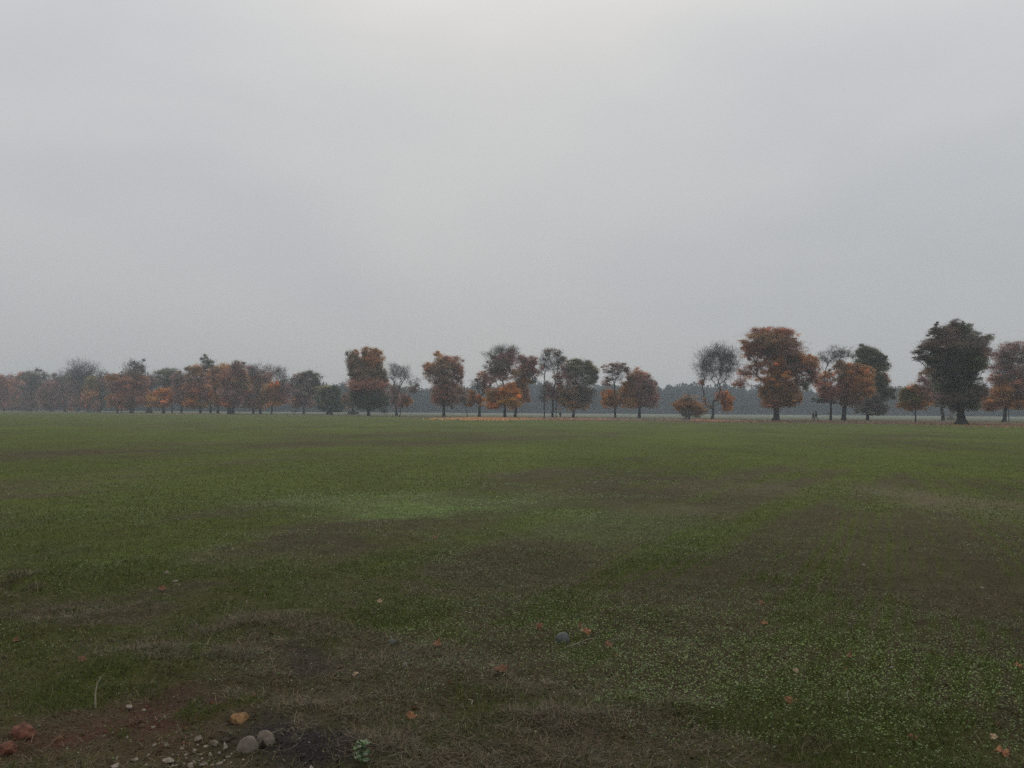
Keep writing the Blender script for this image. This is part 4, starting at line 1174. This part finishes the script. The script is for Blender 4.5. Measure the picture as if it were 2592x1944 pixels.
stone('stone', 325, 1794, 22, 9, M_PALE, 'flat pale stone at the upper edge of the red soil', seed=14, rough=.1, angular=.3)
stone('stone', 362, 1801, 14, 6, M_PALE, 'small pale stone right of the flat one on the red soil', seed=15, lo=True)
stone('stone', 2130, 1720, 9, 9, M_STONEB, 'small upright grey stone among the clover on the right', seed=21, lo=True)
GR = [(500, 1878, 26, 22), (543, 1890, 26, 20), (568, 1900, 26, 22), (520, 1893, 14, 9), (418, 1892, 26, 16), (490, 1905, 14, 12), (555, 1912, 18, 12), (575, 1922, 22, 12), (530, 1915, 16, 12),
      (510, 1925, 16, 10), (340, 1928, 26, 10), (294, 1928, 16, 18), (425, 1936, 36, 16), (480, 1942, 30, 14), (510, 1941, 20, 10), (552, 1942, 18, 16), (285, 1948, 52, 12), (388, 1890, 14, 8),
      (320, 1873, 15, 13), (385, 1846, 14, 10), (606, 1906, 12, 9), (630, 1907, 12, 9), (708, 1903, 14, 7), (460, 1899, 18, 10), (448, 1915, 12, 8), (600, 1946, 14, 8), (370, 1940, 12, 8), (500, 1890, 12, 8), (585, 1912, 10, 7), (470, 1922, 12, 8)]
_g = random.Random(4)
for _ in range(26):
    GR.append((_g.gauss(500, 62), 1944 - abs(_g.gauss(0, 22)), _g.uniform(7, 17), _g.uniform(5, 10)))
for i, (x, y, w, h) in enumerate(GR):
    w *= .95 + .3 * math.sin(i * 2.7); h *= .85
    stone('gravel_stone', x, y, w, h, M_PALE, 'pale broken limestone chip in the gravel patch at the lower left', cat='gravel', group='pale broken stones at the lower left',
          rough=.2, angular=.5, seed=200 + i, depth=.9, sink=.28, lo=(w < 16))

# fallen leaves
M_FALL = mat_noise('fallen_leaf', (0.16, 0.065, 0.035), (0.34, 0.15, 0.065), 60, rough=.6, bump=.3)
M_FALLB = mat_noise('brown_leaf', (0.10, 0.045, 0.03), (0.24, 0.115, 0.06), 60, rough=.7, bump=.3)
M_FALLP = mat_noise('pale_leaf', (0.30, 0.19, 0.12), (0.48, 0.33, 0.22), 60, rough=.7, bump=.3)


def leaf_thing(x, y, w, h, mat, label, seed):
    rg = np.random.default_rng(seed + 7000)
    p = on_ground(x, y)
    s = p[1] / F
    W = w * s / 2
    H_ = h * s / 2
    nA, nR = 40, 5
    a = np.linspace(0, 2 * math.pi, nA, endpoint=False)
    prof = 0.62 + .30 * np.abs(np.cos(2.5 * a)) ** .8 + .06 * np.cos(15 * a)
    V = [[0, 0, 0]]
    ph = rg.uniform(0, 6)
    for r in range(1, nR + 1):
        t = r / nR
        for k in range(nA):
            q = prof[k] * t
            X_, Y_ = q * math.cos(a[k]), q * math.sin(a[k])
            Z_ = .55 * (X_ * math.cos(ph) + Y_ * math.sin(ph)) ** 2 + .16 * t * math.sin(3 * a[k] + ph) + .1 * t * math.sin(7 * a[k])
            V.append([X_, Y_, Z_])
    V = np.array(V)
    faces = []
    for k in range(nA):
        faces.append([0, 1 + k, 1 + (k + 1) % nA])
    for r in range(nR - 1):
        for k in range(nA):
            b0 = 1 + r * nA; b1 = b0 + nA
            faces.append([b0 + k, b1 + k, b1 + (k + 1) % nA, b0 + (k + 1) % nA])
    # tilt so that the leaf shows its face towards the sky and a little forward
    tilt = math.atan2(H_, W) * .9
    c, s_ = math.cos(tilt), math.sin(tilt)
    V = V * W
    V = V @ np.array([[1, 0, 0], [0, c, s_], [0, -s_, c]])
    me = bpy.data.meshes.new('fallen_leaf')
    me.from_pydata([tuple(v) for v in V], [], faces)
    for pl in me.polygons: pl.use_smooth = True
    me.materials.append(mat)
    o = bpy.data.objects.new('fallen_leaf', me)
    COL.objects.link(o)
    o.rotation_euler = (0, 0, rg.uniform(-.6, .6))
    o.location = (p[0], p[1], p[2] + max(.012, H_ * .9))
    sm = o.modifiers.new('thick', 'SOLIDIFY'); sm.thickness = .0006
    tag(o, label, 'leaf', 'fallen leaves lying singly in the near field')


LEAVES = [
 (1485, 1607, 24, 20, M_FALL, 'brightest orange fallen leaf, right of the oval blue-grey stone'),
 (1468, 1590, 18, 13, M_FALLB, 'upper brown leaf of the trio right of the oval blue-grey stone'),
 (1473, 1601, 13, 9, M_FALLP, 'small pale leaf between the brown and the bright orange leaf'),
 (1366, 1596, 24, 22, M_FALLB, 'curled dark rusty leaf left of the oval blue-grey stone'),
 (1106, 1637, 24, 16, M_FALL, 'orange-red leaf in dry grass left of centre'),
 (961, 1530, 16, 16, M_FALLP, 'tan upright leaf behind the left dry tufts'),
 (1042, 1820, 30, 14, M_FALL, 'orange leaf in low grass above the green broad-leaved weed'),
 (1268, 1705, 40, 18, M_FALLB, 'wide brown leaf in the middle among clover'),
 (1540, 1640, 26, 16, M_FALLB, 'dull rusty leaf right of and below the orange trio'),
 (2000, 1781, 34, 14, M_FALL, 'long orange-brown leaf in clover, right of centre'),
 (2014, 1704, 18, 12, M_FALLP, 'pale orange leaf behind the long orange-brown one'),
 (2140, 1698, 14, 8, M_FALL, 'small rusty leaf in the light green clover'),
 (2577, 1694, 22, 18, M_FALL, 'orange leaf in clover at the right edge'),
 (2536, 1913, 40, 16, M_FALL, 'flat orange leaf near the lower right corner'),
 (2310, 1876, 26, 18, M_FALLB, 'curled brown leaf left of the lower right corner'),
 (1935, 1583, 20, 10, M_FALL, 'small orange-brown leaf in the right middle field'),
 (1926, 1531, 18, 11, M_FALLB, 'dark brown leaf just behind the small orange-brown one'),
 (1101, 1364, 14, 7, M_FALLB, 'lone brown leaf far out in the middle of the field'),
 (208, 1678, 24, 18, M_FALLB, 'brown leaf in grass on the left'),
 (410, 1497, 22, 14, M_FALLB, 'rusty leaf behind the left mounds'),
 (2150, 1665, 22, 12, M_FALLB, 'brown leaf in the densest clover at right'),
 (2515, 1873, 20, 18, M_FALLP, 'faded tan leaf above the flat orange one at lower right'),
 (900, 1712, 18, 8, M_FALLP, 'yellowish leaf in dry grass left of centre'),
 (40, 1625, 20, 9, M_FALLB, 'dark leaf low on the left edge of the field'),
]
for i, l in enumerate(LEAVES):
    leaf_thing(*l, i)


# green broad-leaved weed
def weed(x, y):
    p = on_ground(x, y)
    root = empty('weed_plant', tuple(p))
    tag(root, 'green broad-leaved weed growing from dark soil at the bottom', 'plant')
    m = mat_noise('weed_leaf', (0.045, 0.09, 0.02), (0.11, 0.17, 0.055), 25, rough=.5, spec=.4, bump=.5, bscale=60)
    rg = np.random.default_rng(3)
    for i in range(11):
        a = i * 2.4 + rg.normal(0, .2)
        ln = rg.uniform(.035, .06); up = .25 + 1.1 * (i / 10)
        nu, nv = 8, 5
        V = []; fc = []
        for u in range(nu + 1):
            t = u / nu
            wd = .019 * math.sin(math.pi * (t ** .75)) ** .7 * (1 + .14 * math.sin(u * 2.2)) + .0015
            rr = ln * t * math.cos(up * (1 - .5 * t))
            zz = .01 + i * .008 + ln * t * math.sin(up * (1 - .9 * t))
            for v in range(nv):
                s = (v / (nv - 1) - .5) * 2
                V.append((rr * math.cos(a) - s * wd * math.sin(a), rr * math.sin(a) + s * wd * math.cos(a), zz + abs(s) * .006 + .002 * math.sin(u * 3 + v * 2)))
        for u in range(nu):
            for v in range(nv - 1):
                b = u * nv + v
                fc.append((b, b + 1, b + nv + 1, b + nv))
        me = bpy.data.meshes.new('leaf'); me.from_pydata(V, [], fc)
        for q in me.polygons: q.use_smooth = True
        me.materials.append(m)
        o = bpy.data.objects.new('leaf', me); COL.objects.link(o); o.parent = root
    V, lo, st = tubes(np.array([[0, 0, -.01], [0, 0, .05]]), np.array([[0, 0, .05], [.004, 0, .095]]), np.array([.004, .003]), np.array([.003, .0015]), 6)
    mesh_np('stem', V, lo, st, m, None, True, root)


weed(916, 1935)


def stalk(pts, w, col, label, name='dry_stalk'):
    """a dead stalk: polyline of (x, y, height) with x,y the foot pixel"""
    foot = on_ground(*pts[0])
    P = [foot]
    s = foot[1] / F
    for dx, dy in pts[1:]:
        P.append(P[-1] + np.array([dx * s, rng.normal(0, .004), -dy * s]))
    P = np.array(P)
    r = np.linspace(w * s / 2, w * s / 5, len(P))
    V, lo, st = tubes(P[:-1], P[1:], r[:-1], r[1:], 6)
    m = bpy.data.materials.get('stalk') or mat_noise('stalk', (.26, .22, .15), (.45, .4, .3), 80)
    o = mesh_np(name, V - foot, lo, st, m, None, True)
    o.location = foot
    tag(o, label, 'stalk')


stalk([(241, 1792), (1, -18), (-1, -22), (4, -20), (8, -16), (10, -10)], 4.5, 0, 'pale upright dead stalk in the grass at the lower left')
stalk([(1196, 1790), (-3, -8), (4, -8), (-14, -3)], 3, 0, 'short forked pale stalk in the brown grass at bottom centre')
stalk([(1428, 1640), (0, -1), (26, -9), (30, -12), (24, -6)], 2.2, 0, 'long pale straw slanting in the grass below the oval blue-grey stone')
stalk([(2146, 1784), (1, -14), (-3, -14), (6, -6)], 3.5, 0, 'tan upright tuft stalk among clover on the right')
stalk([(1776, 1768), (6, -6), (6, -6)], 3, 0, 'short pale chip of straw at the left end of the clover')
stalk([(2340, 1850), (-1, -16), (-2, -12)], 2.5, 0, 'greenish upright stalk near the lower right')


# ---------------------------------------------------------------- people
def plain(name, c, rough=.8):
    m = bpy.data.materials.get(name)
    if m: return m
    return mat_noise(name, tuple(v * .75 for v in c), c, 30, rough=rough, spec=.2, bump=.2)


def skin_obj(name, nodes, edges, mat, parent, rootv, sub=1):
    me = bpy.data.meshes.new(name)
    me.from_pydata([n[:3] for n in nodes], edges, [])
    o = bpy.data.objects.new(name, me)
    COL.objects.link(o)
    o.parent = parent
    md = o.modifiers.new('skin', 'SKIN')
    md.use_smooth_shade = True
    lay = me.skin_vertices[0] if me.skin_vertices else None
    if lay is None:
        bpy.context.view_layer.update()
        lay = me.skin_vertices[0]
    for i, n in enumerate(nodes):
        rr = n[3]
        lay.data[i].radius = rr if isinstance(rr, tuple) else (rr, rr)
        lay.data[i].use_root = (i == rootv)
    s = o.modifiers.new('sub', 'SUBSURF'); s.levels = sub; s.render_levels = sub
    me.materials.append(mat)
    return o


def person(x, y, hpx, heading, jacket, trousers, hair, label, stride=.32, phase=1, group=None):
    g = ground_pt(x, y)
    sc = hpx * g[1] / F / 1.75
    root = empty('person', (g[0], g[1], 0))
    root.rotation_euler = (0, 0, heading)
    root.scale = (sc, sc, sc)
    tag(root, label, 'person', group)
    st = stride * phase
    # x = sideways, y = forward
    J = dict(pel=(0, 0, .95), wst=(0, 0, 1.08), cst=(0, .02, 1.30), nck=(0, .01, 1.47), hd0=(0, .02, 1.55), hd1=(0, .03, 1.63), hd2=(0, .02, 1.70))
    nodes = []; edges = []; idx = {}

    def nd(k, p, r, par=None):
        idx[k] = len(nodes); nodes.append((*p, r))
        if par is not None: edges.append((idx[par], idx[k]))
    nd('pel', J['pel'], (.155, .105)); nd('wst', J['wst'], (.135, .095), 'pel'); nd('cst', J['cst'], (.165, .11), 'wst')
    nd('nck', J['nck'], .055, 'cst'); nd('hd0', J['hd0'], (.062, .075), 'nck'); nd('hd1', J['hd1'], (.075, .092), 'hd0'); nd('hd2', J['hd2'], (.06, .07), 'hd1')
    nd('nose', (0, .125, 1.60), .014, 'hd1')
    for s, sg in (('l', 1), ('r', -1)):
        f = st * (1 if s == 'l' else -1)
        nd('hip' + s, (.09 * sg, 0, .88), .092, 'pel')
        kb = .10 if f < 0 else .03
        nd('kn' + s, (.095 * sg, f * .5 + .06, .49 + .01), .058, 'hip' + s)
        nd('an' + s, (.095 * sg, f - (.06 if f < 0 else 0), .10 + (.06 if f < 0 else 0)), .04, 'kn' + s)
        nd('to' + s, (.10 * sg, f + .15 - (.05 if f < 0 else 0), .035), .036, 'an' + s)
        nd('sh' + s, (.19 * sg, 0, 1.40), .062, 'cst')
        nd('el' + s, (.235 * sg, -f * .32 - .02, 1.13), .044, 'sh' + s)
        nd('wr' + s, (.235 * sg, -f * .55 + .10, .90), .028, 'el' + s)
        nd('pa' + s, (.235 * sg, -f * .58 + .12, .83), (.022, .04), 'wr' + s)
        hx, hy, hz = .235 * sg, -f * .58 + .12, .83
        for q, (oy, ln) in enumerate(((.030, .075), (.010, .085), (-.010, .08), (-.028, .062))):
            nd('f%d%s' % (q, s), (hx, hy + oy, hz - .05), .009, 'pa' + s)
            nd('g%d%s' % (q, s), (hx - .02 * sg, hy + oy + .005, hz - .05 - ln * .6), .008, 'f%d%s' % (q, s))
        nd('th' + s, (hx - .01 * sg, hy + .055, hz - .02), .010, 'pa' + s)
        nd('ti' + s, (hx - .02 * sg, hy + .065, hz - .055), .009, 'th' + s)
    skin_obj('body', nodes, edges, plain('skin', (.35, .2, .14)), root, 0)

    def sub(keys, grow_, name, mat, rk):
        ii = [idx[k] for k in keys]
        nn = []
        for k in ii:
            r = nodes[k][3]
            r = (r[0] + grow_, r[1] + grow_) if isinstance(r, tuple) else r + grow_
            nn.append((*nodes[k][:3], r))
        ee = [(ii.index(a), ii.index(b)) for a, b in edges if a in ii and b in ii]
        return skin_obj(name, nn, ee, mat, root, ii.index(idx[rk]))
    sub(['pel', 'wst', 'cst', 'nck', 'shl', 'ell', 'wrl', 'shr', 'elr', 'wrr'], .03, 'jacket', jacket, 'cst')
    sub(['pel', 'hipl', 'knl', 'anl', 'hipr', 'knr', 'anr'], .018, 'trousers', trousers, 'pel')
    for s in 'lr':
        a, t = nodes[idx['an' + s]], nodes[idx['to' + s]]
        skin_obj('shoe', [(a[0], a[1] - .03, a[2] - .03, .048), (t[0], t[1], t[2] + .005, .045), (t[0], t[1] + .06, t[2], .036)], [(0, 1), (1, 2)], plain('shoe', (.03, .03, .03)), root, 0)
    skin_obj('hair', [(0, -.03, 1.60, .082), (0, -.02, 1.68, .085), (0, .02, 1.725, .06)], [(0, 1), (1, 2)], hair, root, 1)


JK1 = plain('navy_jacket', (.018, .02, .026)); JK2 = plain('black_coat', (.016, .015, .015)); TR1 = plain('dark_trousers', (.022, .02, .022)); TR2 = plain('dark_jeans', (.03, .033, .045))
HR = plain('dark_hair', (.03, .022, .018))
person(1980 + 485 / 6.144, 820 + 1503 / 6.144, 22, math.radians(62), JK1, TR1, HR, 'shorter left walker of the pair beside the huge rust-brown tree, all in dark clothes', .30, 1, 'pair of dark-clad walkers at right')
person(1980 + 527 / 6.144, 820 + 1505 / 6.144, 25.5, math.radians(62), JK2, TR2, HR, 'taller right walker of the pair beside the huge rust-brown tree, dark coat', .34, -1, 'pair of dark-clad walkers at right')
person(1040 + 1992 / 5.267, 850 + 1098 / 5.267, 16.5, math.radians(15), JK2, TR1, HR, 'lone walker in dark clothes left of the rounded olive-green tree', .22, 1)
person(400 + 1713 / 5.027, 860 + 944 / 5.027, 10.5, math.radians(40), JK1, TR1, HR, 'shorter left walker of the far left pair, dark clothes', .25, 1, 'distant pair of walkers at left')
person(400 + 1745 / 5.027, 860 + 947 / 5.027, 11.5, math.radians(40), JK2, TR2, HR, 'taller right walker of the far left pair, dark clothes', .27, -1, 'distant pair of walkers at left')

# ---------------------------------------------------------------- misty air
hz = bpy.data.meshes.new('haze')
B_ = 1560.0
z0, z1 = -1.5, 34.0
hv = [(-B_, -B_, z0), (B_, -B_, z0), (B_, B_, z0), (-B_, B_, z0), (-B_, -B_, z1), (B_, -B_, z1), (B_, B_, z1), (-B_, B_, z1)]
hz.from_pydata(hv, [], [(3, 2, 1, 0), (4, 5, 6, 7), (0, 1, 5, 4), (1, 2, 6, 5), (2, 3, 7, 6), (3, 0, 4, 7)])
ho = bpy.data.objects.new('haze', hz)
COL.objects.link(ho)
hm = bpy.data.materials.new('haze')
hm.use_nodes = True
ht = hm.node_tree
ht.nodes.clear()
hout = N(ht, 'ShaderNodeOutputMaterial')
hp = N(ht, 'ShaderNodeVolumePrincipled')
hp.inputs['Color'].default_value = (0.80, 0.88, 0.98, 1)
hp.inputs['Density'].default_value = 0.00056
hp.inputs['Anisotropy'].default_value = 0.1
L(ht, hp.outputs[0], hout.inputs['Volume'])
hz.materials.append(hm)
tag(ho, 'thin blue-grey autumn mist hanging over the field', 'haze', None, 'stuff')
